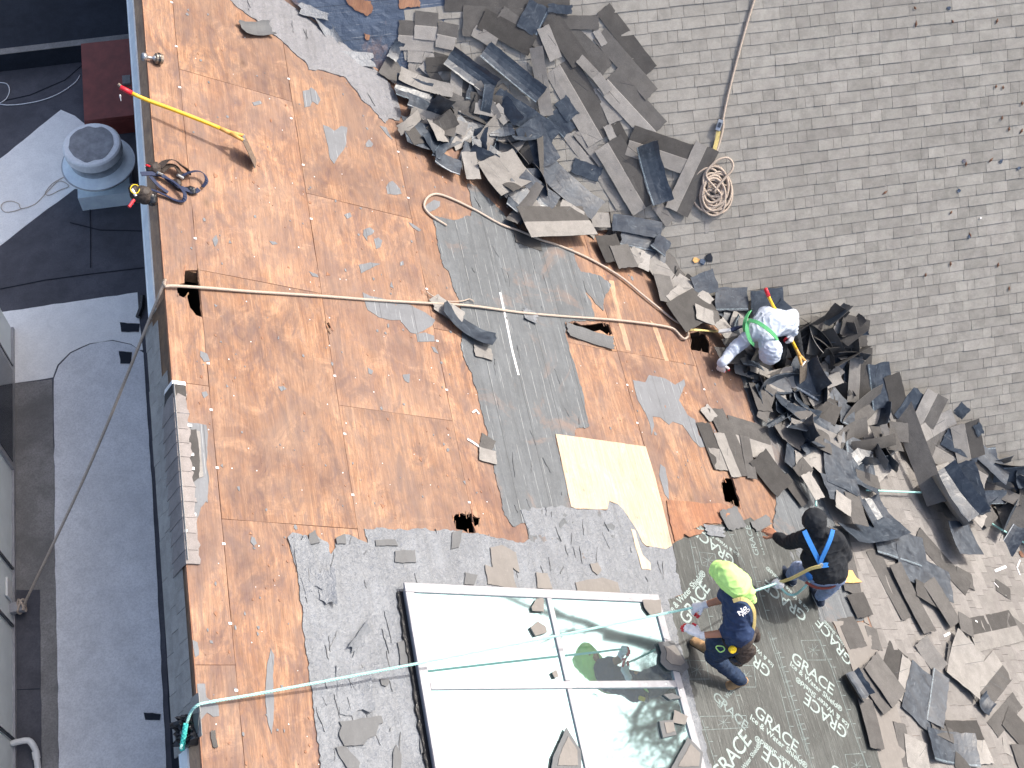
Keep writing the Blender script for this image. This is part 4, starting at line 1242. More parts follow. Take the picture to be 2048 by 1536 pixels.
TR = """
D 890 6 1140 10 34|D 925 42 1110 52 62|T 797 70 868 74 60|T 828 50 876 54 56|T 874 68 912 76 52|P 815 112 900 116 25|P 816 136 862 139 24|D 865 118 905 130 30
D 1000 25 1100 100 30|D 962 38 1064 92 44|P 946 60 990 88 24|U 1051 64 1078 8 46|U 1094 16 1142 20 18|D 1110 45 1197 45 28|P 1138 70 1197 78 24
D 1206 18 1300 143 34|D 1198 68 1303 190 34|P 1190 60 1208 90 14|D 1134 62 1216 138 38|D 1100 38 1160 125 40|P 1084 55 1110 118 26|P 1157 117 1200 163 20|T 1120 130 1205 277 68|P 1200 170 1233 243 32|T 1214 158 1312 264 60
P 1190 150 1215 185 20|T 1126 248 1192 334 34|P 1155 262 1206 325 24|D 1225 250 1262 320 30|P 1212 250 1235 300 16|D 1268 310 1300 405 62|T 1214 285 1290 415 62|P 1204 348 1242 412 26|T 1258 280 1384 322 62|P 1312 410 1338 446 22
U 1287 285 1322 405 44 .9 .1 .5|T 1412 292 1350 424 50|U 1105 225 1138 265 34|U 1145 330 1200 350 30
D 770 160 802 108 42 .5 .1|U 782 120 800 85 22 .8|P 1070 94 1092 232 26 .5 .15|U 1120 200 1145 235 30|P 850 120 880 150 40|D 850 130 900 128 30|D 860 140 880 175 20
U 896 112 985 176 44 .3 0 1.2|U 968 98 1080 192 38 .35 0 .6|U 986 196 1108 274 46|T 924 146 914 244 50|P 788 158 900 190 30 .8 -.1|U 785 178 850 204 30 .2 0 1.0|P 950 166 992 238 18 .3 .3|P 985 215 1010 245 22
U 800 270 852 286 44 .2|P 812 236 918 274 16 .3 .6|U 846 296 985 238 40 1.3 .1|P 905 290 976 258 22 .6 .2|P 945 215 985 222 30|P 965 250 1025 312 86 1.3 .0|U 1046 248 1088 332 56 .3|D 1030 260 1045 330 20 0 .3
P 925 318 936 372 20 0 .4|U 938 288 946 326 14|U 960 320 1000 345 26 .4|P 970 335 1018 398 64 .5 .1|D 1040 340 1075 430 30|T 1070 345 1120 440 36 .2|U 1074 338 1180 432 50 .5|P 1105 425 1150 452 20|U 1000 392 1080 440 26 .3 .4|U 1020 375 1090 430 20 .2 .5|P 1030 400 1060 440 16 0 .5
U 860 322 912 350 26 .6 .0|D 805 262 830 300 20
D 1028 470 1080 488 26|T 1030 464 1162 460 52|D 1200 480 1226 528 34|D 1226 500 1248 542 30|P 1246 508 1268 535 20|D 1180 450 1215 445 34|P 1170 448 1200 452 20|D 1225 440 1240 460 20
D 1310 520 1350 582 32|P 1290 524 1340 578 24 .2|D 1310 560 1328 612 26|P 1332 590 1356 616 32|P 1268 525 1288 535 22|D 1350 600 1392 655 70|P 1380 600 1402 622 30|D 1400 630 1410 660 30|P 1375 635 1410 650 22
U 1217 446 1318 462 34|U 1232 478 1306 490 34|U 1260 502 1322 522 26|U 1300 482 1326 502 32|U 1372 582 1422 562 44 0 .1|U 1420 600 1490 598 46 .2|U 1496 606 1560 598 50|U 1545 608 1570 630 34|P 1413 432 1414 466 8
U 1440 635 1480 650 34|P 1420 655 1450 690 22|D 1440 690 1470 740 30|P 1480 745 1520 760 18|D 1500 775 1520 830 24|P 1530 790 1560 800 30|D 1415 725 1470 730 26
D 1648 616 1678 634 40 .2 .4|P 1662 646 1702 668 26 .5|D 1640 656 1668 708 34 .2 .6|U 1695 665 1728 658 16 1.2|U 1655 700 1680 730 44|D 1678 695 1705 715 26|P 1700 678 1712 722 12 0 .8|T 1714 694 1702 800 46|D 1700 745 1690 790 22
U 1746 724 1752 812 44|D 1772 746 1790 828 34|P 1765 805 1775 845 22|U 1790 838 1832 782 42|U 1765 832 1800 862 30|T 1862 784 1812 874 48|T 1896 846 1820 884 64 .5 .0
U 1870 868 1942 902 36|T 1848 892 1955 950 62|U 1914 812 1932 830 26|T 1912 838 1925 910 58|U 1935 840 1945 860 16
D 1600 738 1640 730 34|U 1613 762 1655 778 50 .2|P 1655 738 1670 752 22 0 .3|D 1625 745 1650 730 24|D 1586 796 1650 800 34 .4|P 1606 778 1640 795 20|T 1655 800 1612 822 40|T 1698 826 1756 816 58|D 1695 815 1720 845 38
U 1536 812 1590 842 30 .6|U 1522 862 1566 836 26 0 0 4.5|U 1556 840 1610 858 34 .5 .1 1.6|P 1588 862 1660 900 18 .4 .3|U 1596 850 1668 884 24 .5|P 1560 858 1600 872 10 0 .6|U 1640 800 1670 830 34|U 1660 835 1690 850 30
D 1757 826 1848 1016 22 0 .95|P 1772 828 1834 940 14 0 .2|P 1808 876 1818 914 24|D 1765 855 1775 890 20 0 .4|P 1733 930 1757 962 38 .5|D 1722 890 1772 896 34|P 1735 868 1745 905 8 0 1.0
T 1463 868 1542 892 58|D 1404 846 1440 940 24|P 1427 898 1442 942 22|D 1428 818 1490 952 28|P 1434 868 1470 956 18|P 1405 816 1424 840 20|D 1484 874 1500 960 14 0 .2
U 1560 905 1600 935 44|P 1600 905 1640 940 34|P 1578 930 1608 946 32|D 1600 880 1640 900 34|D 1506 918 1560 985 34 .3 .2|D 1562 955 1605 1012 18|U 1655 905 1664 990 48 .3|U 1702 888 1716 985 44 .25|U 1632 985 1700 996 40|P 1590 935 1610 950 20
D 1580 935 1600 960 30|P 1590 960 1620 1010 20|D 1683 1000 1700 1062 26|P 1650 1010 1680 1030 26|D 1700 960 1745 975 20
U 1725 1000 1755 1052 42 0 0 1.6|U 1680 1080 1788 1062 50 .5 -.45|U 1742 1078 1846 1112 46|U 1790 1122 1896 1178 44|D 1742 1100 1812 1238 24|D 1782 1130 1852 1268 24
D 1824 1178 1892 1218 24|D 1848 1166 1902 1252 26|D 1832 1068 1934 1180 24|U 1838 965 1905 1062 66 .3 0 2.6|U 1885 942 1928 1042 20 0 .9|U 1888 1058 1916 1124 38 .3|D 1912 1150 1944 1166 22
P 1855 940 1880 985 22|D 1870 935 1900 960 20|P 1905 1020 1940 1060 24|D 1945 1010 1975 1050 26|D 1672 1060 1702 1188 30|D 1704 1190 1726 1236 32|D 1690 1236 1716 1296 34
T 1938 1272 2032 1252 62|D 1908 1246 1936 1262 26|D 2012 1240 2056 1274 20|D 1796 1298 1776 1368 38|P 1812 1318 1800 1404 20|D 1735 1322 1792 1402 46 0 -.1|D 1716 1338 1772 1424 28 .2|U 1690 1350 1722 1402 34 0 0 2.4
P 1832 1284 1874 1342 20 .5 .5|U 1852 1348 1830 1444 62|U 1875 1350 1862 1450 26 0 .2|D 1900 1290 1892 1350 14|P 1932 1288 1916 1376 56 .3|T 2004 1330 1948 1398 62|D 1984 1460 2034 1400 32|U 1958 1424 1972 1398 28 .9 0 1.5
D 1796 1446 1818 1536 22|P 1828 1478 1836 1544 40|U 1850 1490 1945 1505 52 .6 .1|D 1888 1462 1955 1462 34 .3|D 1922 1500 1922 1545 26|D 2008 1432 2050 1480 34|P 2005 1490 2045 1512 20|D 2030 1490 2050 1545 24|P 1950 1480 1970 1530 26|D 1858 1455 1900 1475 20
D 1990 1170 2020 1190 16|D 1722 1400 1748 1500 26|D 1740 1255 1752 1300 20
D 240 655 280 656 18|D 238 716 264 716 24|D 288 1433 322 1434 14|D 424 1462 430 1496 10 .3
U 876 622 980 694 32 .9 -.25|P 868 608 922 642 26 0 .1|P 946 702 982 712 20|P 862 612 880 600 22|D 960 880 986 896 26|P 957 908 990 918 24
"""
random.seed(77)
k = 0
for line in TR.strip().split('\n'):
    for s in line.split('|'):
        f = s.split(); t = f[0]; q = [float(z) for z in f[1:]]
        ex = q[5:] + [0] * (3 - len(q[5:])); k += 1
        if q[0] < 330 and q[1] > 600:
            v, fc = slab, None
            x1, y1, x2, y2, wp = q[:5]
            o = slab('roofing_scrap', G, [resample(polyuv(G, [(x1, y1 - wp / 2), (x2, y2 - wp / 2 + 2), (x2 - 2, y2 + wp / 2), (x1 + 3, y1 + wp / 2)]), .04, .006, k)], .008, .018, ['roof_black'])
            register(o, 'black roofing scrap lying on the pale flat roof', 'roofing scrap', 'black scraps on the flat roof', x1, y1); continue
        b = ex[0] if len(q) > 5 else random.choice([0, 0, .08, -.08, .12])
        piece(t, *q[:5], bend=b, tilt=ex[1], roll=ex[2], seed=k)
# lifted felt flaps
for s in [(703, 1335, 712, 1428, 66, .35, .12, .4), (700, 1305, 738, 1250, 24, .3, .3, .4), (594, 1078, 628, 1180, 36, .1, .1, .25), (648, 1145, 655, 1208, 30, .2, .3, .4), (480, 62, 540, 62, 26, .8, 0, 1.2), (1132, 660, 1226, 690, 22, .2, 0, .5), (640, 30, 668, 90, 30, .3, 0, 1.6), (600, 20, 655, 30, 24, .2), (1450, 1020, 1470, 1060, 36, .4, 0, .8), (1045, 628, 1072, 640, 20, .5, 0, 1.0), (660, 110, 740, 125, 20, .1), (1536, 1040, 1504, 1056, 22, .4), (1408, 1062, 1445, 1066, 18, .3, 0, .4)]:
    k += 1; piece('F' if s[0] not in (480, 1132, 1450, 1536) else 'K', *s[:5], bend=s[5], tilt=s[6] if len(s) > 6 else 0, roll=s[7] if len(s) > 7 else 0, seed=k)

SCR = [[(605, 182), (618, 180), (622, 175), (632, 183), (641, 200), (635, 210), (625, 203), (620, 213), (609, 215)], [(646, 250), (657, 254), (668, 262), (675, 258), (682, 252), (694, 255), (692, 290), (688, 298), (675, 315), (668, 328), (660, 318), (655, 290)],
       [(731, 288), (738, 279), (746, 288), (742, 294), (732, 294)], [(772, 375), (778, 365), (785, 362), (800, 378), (803, 388), (790, 390), (775, 388)], [(759, 252), (772, 255), (785, 280), (775, 272)], [(855, 408), (868, 400), (880, 403), (880, 412), (870, 420), (858, 425), (850, 415)],
       [(727, 460), (740, 455), (749, 462), (745, 468), (735, 472), (734, 482), (726, 470)], [(748, 478), (757, 475), (765, 482), (760, 495), (752, 498), (750, 488)], [(817, 445), (825, 448), (842, 460), (838, 463), (825, 455)], [(717, 530), (740, 525), (760, 528), (745, 535), (722, 547)],
       [(725, 585), (740, 592), (800, 605), (820, 610), (850, 625), (870, 640), (865, 650), (850, 660), (832, 668), (820, 665), (800, 640), (780, 640), (758, 635), (735, 620), (728, 600)], [(832, 668), (850, 665), (868, 672), (870, 683), (835, 684)], [(862, 693), (870, 695), (877, 708), (868, 704)],
       [(1265, 760), (1290, 765), (1298, 750), (1330, 757), (1350, 770), (1368, 758), (1370, 770), (1357, 800), (1375, 830), (1390, 840), (1397, 870), (1416, 893), (1400, 895), (1385, 880), (1365, 850), (1345, 843), (1338, 850), (1320, 835), (1305, 833), (1308, 850), (1303, 870), (1300, 850), (1290, 825), (1275, 800)],
       [(1320, 928), (1330, 935), (1335, 960), (1338, 1000), (1330, 990), (1318, 950)], [(541, 1297), (548, 1310), (546, 1350), (548, 1400), (547, 1440), (543, 1468), (535, 1440), (530, 1390), (533, 1340)], [(394, 1368), (410, 1368), (413, 1395), (436, 1410), (438, 1432), (426, 1434), (414, 1426), (402, 1440), (396, 1436)],
       [(385, 1280), (395, 1285), (398, 1310), (390, 1315)], [(618, 543), (634, 549), (637, 555), (625, 553)], [(538, 482), (550, 484), (555, 488), (545, 490)], [(556, 773), (566, 772), (573, 778), (562, 783)], [(800, 525), (806, 522), (807, 530), (800, 532)], [(805, 750), (820, 748), (818, 766), (810, 762)], [(735, 735), (746, 742), (743, 749), (737, 747)],
       [(400, 702), (414, 708), (420, 722), (408, 724), (400, 712)], [(403, 785), (412, 783), (416, 790), (408, 797)], [(425, 478), (432, 470), (436, 482), (430, 494)], [(504, 205), (520, 202), (524, 207), (508, 212)], [(688, 430), (700, 425), (703, 433), (694, 438)]]
for i, pp in enumerate(SCR):
    dark = False
    o = slab('felt_scrap', A, [resample(polyuv(A, pp), .02, .004, 60 + i)], 0.0, .0035, ['felt_scrap'])
    cx = sum(p[0] for p in pp) / len(pp); cy = sum(p[1] for p in pp) / len(pp)
    x0, x1 = min(p[0] for p in pp), max(p[0] for p in pp); y0, y1 = min(p[1] for p in pp), max(p[1] for p in pp)
    sz = 'large ' if max(x1 - x0, y1 - y0) > 60 else ('small ' if max(x1 - x0, y1 - y0) < 26 else '')
    register(o, sz + 'flat grey felt scrap on plywood', 'felt scrap', 'felt scraps stuck to the plywood', cx, cy)
LAND += [('yellow handled shovel on the plywood', 380, 230), ('tool belt heap at the roof edge', 330, 360), ('square cut hole', 385, 590), ('teal rope end', 400, 1400), ('splintered hole above the skylight', 935, 1045), ('big torn felt patch', 800, 640)]
SC2 = [[(678, 1443), (762, 1432), (766, 1446), (758, 1448), (752, 1470), (735, 1478), (728, 1490), (688, 1492), (678, 1470), (683, 1452)], [(672, 1495), (690, 1493), (720, 1525), (716, 1545), (700, 1545), (680, 1515)], [(760, 1358), (778, 1358), (778, 1367), (772, 1373), (763, 1370)], [(795, 1285), (812, 1280), (816, 1330), (800, 1330)],
       [(792, 1490), (803, 1510), (800, 1545), (784, 1545), (786, 1505)], [(840, 1470), (850, 1450), (850, 1500), (842, 1508)], [(1003, 1090), (1032, 1105), (1038, 1145), (1025, 1135), (1030, 1165), (1035, 1178), (975, 1168), (970, 1130), (985, 1135), (980, 1095)], [(1072, 1145), (1095, 1147), (1105, 1178), (1075, 1176)],
       [(1180, 1128), (1195, 1125), (1203, 1140), (1195, 1150), (1185, 1142)], [(1150, 1165), (1205, 1155), (1235, 1165), (1240, 1188), (1155, 1183)], [(790, 1102), (830, 1100), (832, 1125), (790, 1124)], [(750, 1080), (790, 1078), (796, 1092), (752, 1092)], [(672, 1076), (690, 1068), (692, 1088), (674, 1088)], [(618, 1068), (630, 1060), (640, 1085), (618, 1088)], [(905, 1064), (925, 1060), (918, 1095), (902, 1098)], [(930, 1145), (955, 1150), (948, 1170), (928, 1168)]]
for i, pp in enumerate(SC2):
    o = slab('shingle_scrap', A, [resample(polyuv(A, pp, .02), .025, .006, 160 + i)], .012, .024, [['felt_dark', 'felt_brown'][1 if 6 <= i < 10 else 0]])
    register(o, ('brown grey' if 6 <= i < 10 else 'dark grey') + ' scrap stuck on the silvery felt', 'shingle scrap', 'scraps on the silvery felt', sum(p[0] for p in pp) / len(pp), sum(p[1] for p in pp) / len(pp))
SC3 = [([(1062, 1215), (1073, 1198), (1086, 1197), (1087, 1224), (1064, 1222)], 'five sided shingle chip at the top of the skylight centre bar'), ([(1060, 1255), (1075, 1243), (1090, 1253), (1093, 1265), (1070, 1272)], 'five sided shingle chip on the upper left skylight pane'),
       ([(1285, 1200), (1320, 1200), (1322, 1225), (1300, 1232), (1288, 1215)], 'brown shingle chip on the top right corner of the skylight'), ([(1315, 1285), (1345, 1282), (1358, 1300), (1378, 1335), (1365, 1345), (1335, 1340), (1320, 1325), (1322, 1305)], 'big folded grey shingle piece hanging over the right skylight edge'),
       ([(1318, 1443), (1345, 1440), (1352, 1470), (1325, 1476)], 'square dark shingle stack on the lower right skylight pane'), ([(1348, 1420), (1375, 1433), (1370, 1450), (1345, 1445)], 'brown chip touching the square dark shingle on the lower right pane'), ([(1326, 1390), (1345, 1387), (1362, 1396), (1340, 1400)], 'dark leaf shaped chip just below the middle skylight bar'),
       ([(1337, 1545), (1375, 1475), (1405, 1505), (1400, 1545)], 'cracked dark shingle at the bottom right of the skylight'), ([(1105, 1515), (1132, 1455), (1160, 1500), (1162, 1545), (1100, 1545)], 'tall dark shingle leaning on the lower centre skylight bar'), ([(1103, 1345), (1112, 1340), (1116, 1354), (1108, 1356)], 'tiny brown chip where the skylight bars meet')]
for i, (pp, lab) in enumerate(SC3):
    h = .112 if i not in (3, 7, 8) else .118
    o = slab('shingle_chip', A, [resample(polyuv(A, pp, h), .025, .004, 260 + i)], h - .012 if i in (1, 4, 6) else h, h + .008, [['felt_brown', 'felt_dark'][1 if i in (3, 4, 6, 7, 8) else 0]])
    tag(o, lab, 'shingle chip', 'shingle chips lying on the skylight')
    if i in (3, 4, 7, 8):
        pp2 = [(sum(p[0] for p in pp) / len(pp) * .35 + x * .65 + 3, sum(p[1] for p in pp) / len(pp) * .35 + y * .65 - 2) for x, y in pp]
        slab('upper_layer', A, [resample(polyuv(A, pp2, h), .03, .004, 290 + i)], h + .0085, h + .014, ['felt_brown'], o)
# leaves, chips and white bits
for i, (x, y, a) in enumerate([(2044, 207, 1.4), (2043, 262, 1), (1905, 43, 2), (1932, 328, 1.4), (1902, 425, .9), (1992, 173, 1.3), (2006, 175, 1.5), (1851, 550, 1.3), (2018, 577, 1.5), (1994, 42, 1.2), (1832, 48, 1.4), (1901, 528, 1.4), (1996, 530, 1.3), (2004, 236, 1.4), (2018, 258, 1.4), (1770, 385, .5), (1830, 16, 2.2), (1982, 320, .7), (1940, 470, 1.9)]):
    p, P = surf(x, y, .014); L = random.uniform(.045, .09); dx = P.u * math.cos(a) + P.v * math.sin(a); dy = P.n.cross(dx)
    V = [p - dx * L / 2, p - dy * .014 + P.n * .01, p + dx * L / 2, p + dy * .014 + P.n * .004, p + P.n * .014]
    o = mk('dry_leaf', V + [q - P.n * .002 for q in V], [(0, 1, 4), (1, 2, 4), (2, 3, 4), (3, 0, 4), (5, 9, 6), (6, 9, 7), (7, 9, 8), (8, 9, 5)], 'leaf')
    register(o, 'small dry brown leaf on the weathered shingles', 'leaf', 'dry leaves on the shingles', x, y)
LAND += [('top right corner', 2040, 10), ('right edge halfway up', 2040, 560)]
for i, (x, y, lab, m_) in enumerate([(1392, 520, 'orange wood chip lying alone on the shingles above the grey worker', 'chip'), (1418, 516, 'black crumpled scrap beside the orange wood chip on the shingles', 'roof_black'), (1405, 523, 'navy felt square between the orange chip and the black scrap', 'felt_B'), (2042, 1108, 'orange brown leaf at the right picture edge beside white torn paper', 'leaf'), (1928, 322, 'navy crumb of felt high on the far shingle slope', 'felt_B'), (1939, 473, 'dark felt crumb on the shingles right of centre', 'felt_B'), (2002, 322, 'blue black felt flake near the right edge of the far slope', 'felt_B'), (1918, 381, 'small dark felt flake below the brown leaf', 'felt_B'), (1897, 16, 'navy felt flake at the top of the far slope', 'felt_B'), (2038, 336, 'navy felt flake touching the right edge of the far slope', 'felt_B'), (1961, 436, 'white speck of paper on the far slope', 'white_bit')]):
    p, P = surf(x, y, .012); r = {0: .045, 1: .07, 2: .045, 3: .06}.get(i, .03 if i < 10 else .015)
    V = [p + (P.u * math.cos(t) * r * random.uniform(.6, 1.1) + P.v * math.sin(t) * r * random.uniform(.6, 1.1)) + P.n * random.uniform(0, .012) for t in [k * PI / 3 for k in range(6)]]
    o = mk('scrap', V + [q - P.n * .004 for q in V], [(0, 1, 2, 3, 4, 5), (11, 10, 9, 8, 7, 6)] + [(k, k + 6, (k + 1) % 6 + 6, (k + 1) % 6) for k in range(6)], m_); tag(o, lab, 'scrap')
for i, (pts, lab) in enumerate([([(2040, 1120), (2034, 1135), (2040, 1150)], 'white torn paper strip at the right edge beneath the orange leaf'), ([(1990, 1142), (2012, 1133)], 'crumpled white tape on the lower shingles near the right edge'), ([(1988, 1165), (2012, 1191)], 'thin white stick crossing a dark chip on the lower shingles'), ([(1888, 1272), (1900, 1266)], 'white flake on the lower shingles above the twisted strip'), ([(1948, 1240), (1955, 1244)], 'tiny white flake left of the toothed shingle strip'), ([(1000, 585), (1012, 640), (1024, 700), (1037, 750)], 'long white batten strip lying on the grey felt under the rope'), ([(935, 878), (948, 886), (962, 896)], 'white splinter at the edge of the grey felt'), ([(945, 825), (952, 820), (958, 828)], 'white crumpled tie on the plywood by the felt edge')]):
    q = [surf(x, y, .012 if i < 5 else .006) for x, y in pts]; v, f = ribbon([a for a, _ in q], q[0][1].n, [.02, .035, .012, .03, .02, .022, .02, .02][i], .003)
    tag(mk('white_strip', v, f, 'white_bit'), lab, 'white strip')
# =============================================================== printed lettering on the membrane
HM = .0088


def text(body, a, b, mat='ink', parent=None, P=A, h=HM, bold=.0, name='printed_lettering', space=1.0):
    cu = bpy.data.curves.new(name, 'FONT'); cu.body = body; cu.size = 1; cu.offset = bold; cu.extrude = .004; cu.space_character = space
    cu.resolution_u = 3; cu.materials.append(M[mat])
    o = bpy.data.objects.new(name, cu); COL.objects.link(o)
    bpy.context.view_layer.update(); wd = max(.1, o.dimensions.x)
    p0, p1 = (P.at(*a, h), P.at(*b, h)) if not isinstance(a, Vector) else (a, b)
    me = bpy.data.meshes.new_from_object(o); bpy.data.objects.remove(o); o = bpy.data.objects.new(name, me); COL.objects.link(o)
    x = (p1 - p0); s = x.length / wd; x.normalize(); n = P.n if not isinstance(P, Vector) else P
    n = (n - x * n.dot(x)).normalized(); y = n.cross(x)
    mw = Matrix.Translation(p0) @ Matrix((x, y, n)).transposed().to_4x4() @ Matrix.Diagonal((s, s, s * .25, 1))
    if parent is not None: o.parent = parent; o.matrix_local = pm(parent).inverted() @ mw
    else: o.matrix_local = mw
    return o


SM = 'Ice & Water Shield\u00ae'
for big, s0, s1, t0_, t1_, mt in [
    ('GRACE', (1581, 1320), (1664, 1390), (1579, 1330), (1682, 1424), 'ink'), ('GRACE', (1696, 1461), (1613, 1386), (1699, 1449), (1594, 1353), 'ink'),
    ('GRACE', (1507, 1427), (1591, 1505), (1499, 1437), (1612, 1538), 'ink'), ('GRACE', (1628, 1580), (1531, 1492), (1626, 1562), (1512, 1470), 'ink'),
    ('GRACE', (1614, 1228), (1532, 1160), (1619, 1219), (1535, 1132), 'ink'), ('GRACE', (1706, 1322), (1640, 1236), (1708, 1310), (1650, 1240), 'ink'),
    ('GRACE', (1543, 1340), (1462, 1266), (1548, 1330), (1468, 1246), 'ink'), ('GRACE', (1440, 1572), (1503, 1484), (1475, 1560), (1522, 1492), 'ink'),
    ('GRACE', (1471, 1118), (1392, 1052), (1478, 1108), (1400, 1050), 'ink'), ('GRACE', (1519, 1112), (1500, 1052), (1530, 1110), (1512, 1052), 'ink_dim'),
    ('GRACE', (1375, 1252), (1420, 1180), (1340, 1232), (1412, 1150), 'ink'), ('GRACE', (1424, 1395), (1490, 1460), (1440, 1418), (1492, 1352), 'ink_dim'), ('GRACE', (1660, 1545), (1740, 1610), (1658, 1552), (1750, 1640), 'ink')]:
    text(big, s0, s1, mt, house, bold=.008, space=.95); text(SM, t0_, t1_, mt, house, bold=.018)
random.seed(6)
LN = [((1536, 1264), (1614, 1510)), ((1540, 1262), (1620, 1510)), ((1658, 1320), (1742, 1560)), ((1500, 1120), (1536, 1240)), ((1560, 1380), (1600, 1536)), ((1440, 1290), (1480, 1420)), ((1395, 1130), (1430, 1290)), ((1404, 1440), (1440, 1560)), ((1556, 1300), (1625, 1536)), ((1624, 1250), (1665, 1340)), ((1380, 1080), (1400, 1180)), ((1470, 1430), (1490, 1490)), ((1452, 1056), (1490, 1130))]
for a, b in LN:
    v, f = ribbon([A.at(*a, HM), A.at(*b, HM)], A.n, .005, .0005); mk('printed_line', v, f, 'ink_dim', house)
    for k in range(int(math.hypot(a[0] - b[0], a[1] - b[1]) / 30)):
        t = (k + .5) / (math.hypot(a[0] - b[0], a[1] - b[1]) / 30); x = a[0] + (b[0] - a[0]) * t; y = a[1] + (b[1] - a[1]) * t
        v, f = ribbon([A.at(x, y, HM), A.at(x + 9, y, HM)], A.n, .006, .0005); mk('printed_tick', v, f, 'ink_dim', house)
for rect in ([(1602, 1281), (1640, 1280), (1652, 1320), (1614, 1320)], [(1466, 1330), (1508, 1331), (1512, 1374), (1478, 1374)], [(1690, 1509), (1725, 1507), (1740, 1550), (1700, 1555)], [(1398, 1104), (1430, 1108), (1436, 1140), (1404, 1130)], [(1372, 1320), (1412, 1322), (1418, 1358), (1376, 1358)], [(1400, 1433), (1492, 1431), (1496, 1455), (1402, 1460)]):
    for i in range(4):
        v, f = ribbon([A.at(*rect[i], HM), A.at(*rect[(i + 1) % 4], HM)], A.n, .005, .0005); mk('printed_line', v, f, 'ink_dim', house)
    cxx = sum(p[0] for p in rect) / 4; cyy = sum(p[1] for p in rect) / 4
    for k in range(7):
        an = k * .9; v, f = ribbon([A.at(cxx, cyy, HM), A.at(cxx + 13 * math.cos(an), cyy + 13 * math.sin(an), HM)], A.n, .004, .0005); mk('printed_line', v, f, 'ink_dim', house)

# =============================================================== ropes


def tidy(o, lab, cat='rope'): return tag(o, lab, cat)


RA = .0138
pts = [Vector((WX + .13, br.y, .14)), (Vector((WX + .13, br.y, .14)) + A.at(326, 574, .03)) * .5 - Vector((0, 0, .10)), C.at(318, 592, .03), A.at(330, 573, .028)]
for x, y, h in [(400, 575, .03), (500, 583, .02), (640, 592, .018), (760, 601, .018), (870, 607, .03), (945, 612, .035), (1040, 625, .02), (1130, 633, .02), (1230, 640, .03), (1300, 648, .03), (1340, 655, .03), (1352, 662, .03), (1360, 671, .035), (1369, 678, .035), (1376, 672, .04), (1375, 661, .04), (1362, 648, .035), (1345, 638, .03), (1290, 594, .03), (1240, 553, .03), (1180, 518, .02), (1120, 492, .02), (1080, 479, .03), (1040, 462, .03), (1000, 448, .02), (950, 420, .018), (900, 396, .018), (872, 388, .018), (855, 395, .018), (848, 410, .018), (853, 422, .018), (866, 434, .018), (893, 451, .018)]:
    pts.append(A.at(x, y, h))
v, f = tube(smooth_path(pts, .03), RA, 7); tidy(mk('long_rope', v, f, 'rope_tan', smooth=True), 'long tan rope from the left wall bracket over the roof to a hooked end')
for (bx, by) in ((40, 1205), (44, 1216), (36, 1200), (48, 1210)): pass
kn = [Vector((WX + .11 + .04 * math.cos(t), br.y + .06 * math.sin(t * 1.7), .13 + .05 * math.sin(t))) for t in [k * .35 for k in range(40)]]
v, f = tube(smooth_path(kn, .02), .012, 6); tidy(mk('rope_knot', v, f, 'rope_tan', smooth=True), 'tan rope knot bound round the white wall bracket at the left edge')
# frayed short rope piece by the curled shingle
v, f = tube(smooth_path([A.at(x, y, .03) for x, y in [(853, 582), (862, 590), (885, 600), (905, 603), (925, 602), (940, 598), (948, 604)]], .02), .006, 6); tidy(mk('twine', v, f, 'rope_tan', smooth=True), 'thin pale twine under the long rope beside the curled shingle', 'twine')
# coil on the far slope
cpts = [B.at(1512, -12, .03), B.at(1490, 60, .03), B.at(1462, 165, .03), B.at(1447, 232, .03), B.at(1446, 255, .03), B.at(1437, 290, .03), B.at(1424, 325, .03), B.at(1412, 345, .03)]
cc_ = B.uv(1424, 382); rnd = random.Random(3)
for k in range(230):
    t = k * .41; r = .15 + .06 * math.sin(k * .117 * 2.1) + .055 * math.sin(k * .31 + 1)
    ox, oy = .05 * math.sin(k * .13), .045 * math.cos(k * .17)
    cpts.append(B.w(cc_[0] + ox * .8 + r * .86 * math.cos(t), cc_[1] + oy + r * 1.1 * math.sin(t), .02 + .055 * (k / 230) + .012 * math.sin(k * .8)))
for x, y in [(1412, 352), (1424, 330), (1440, 318), (1456, 316), (1465, 326), (1464, 340), (1450, 356), (1436, 372), (1428, 385)]: cpts.append(B.at(x, y, .09))
v, f = tube(smooth_path(cpts, .03), .0145, 6); tidy(mk('coiled_rope', v, f, 'rope_tan', smooth=True), 'tangled coil of tan rope hanging from above on the shingled far slope')
ga = B.at(1438, 250, .05); dev = empty('rope_grab', ga, 'small steel rope grab clamped on the tan rope above the coil', 'rope grab')
dx = (B.at(1447, 232) - B.at(1437, 262)).normalized(); dy = B.n.cross(dx)
mk('grab_body', *box_between(ga, dx, dy, B.n, .13, .06, .03), 'metal', dev); mk('grab_lever', *box_between(ga + B.n * .02, dx, dy, B.n, .06, .03, .02), 'dark_glass', dev)
v, f = ribbon([B.at(1437, 262, .05), B.at(1434, 280, .04), B.at(1428, 302, .04)], B.n, .05, .004); mk('yellow_sling', v, f, 'web_yellow', dev)
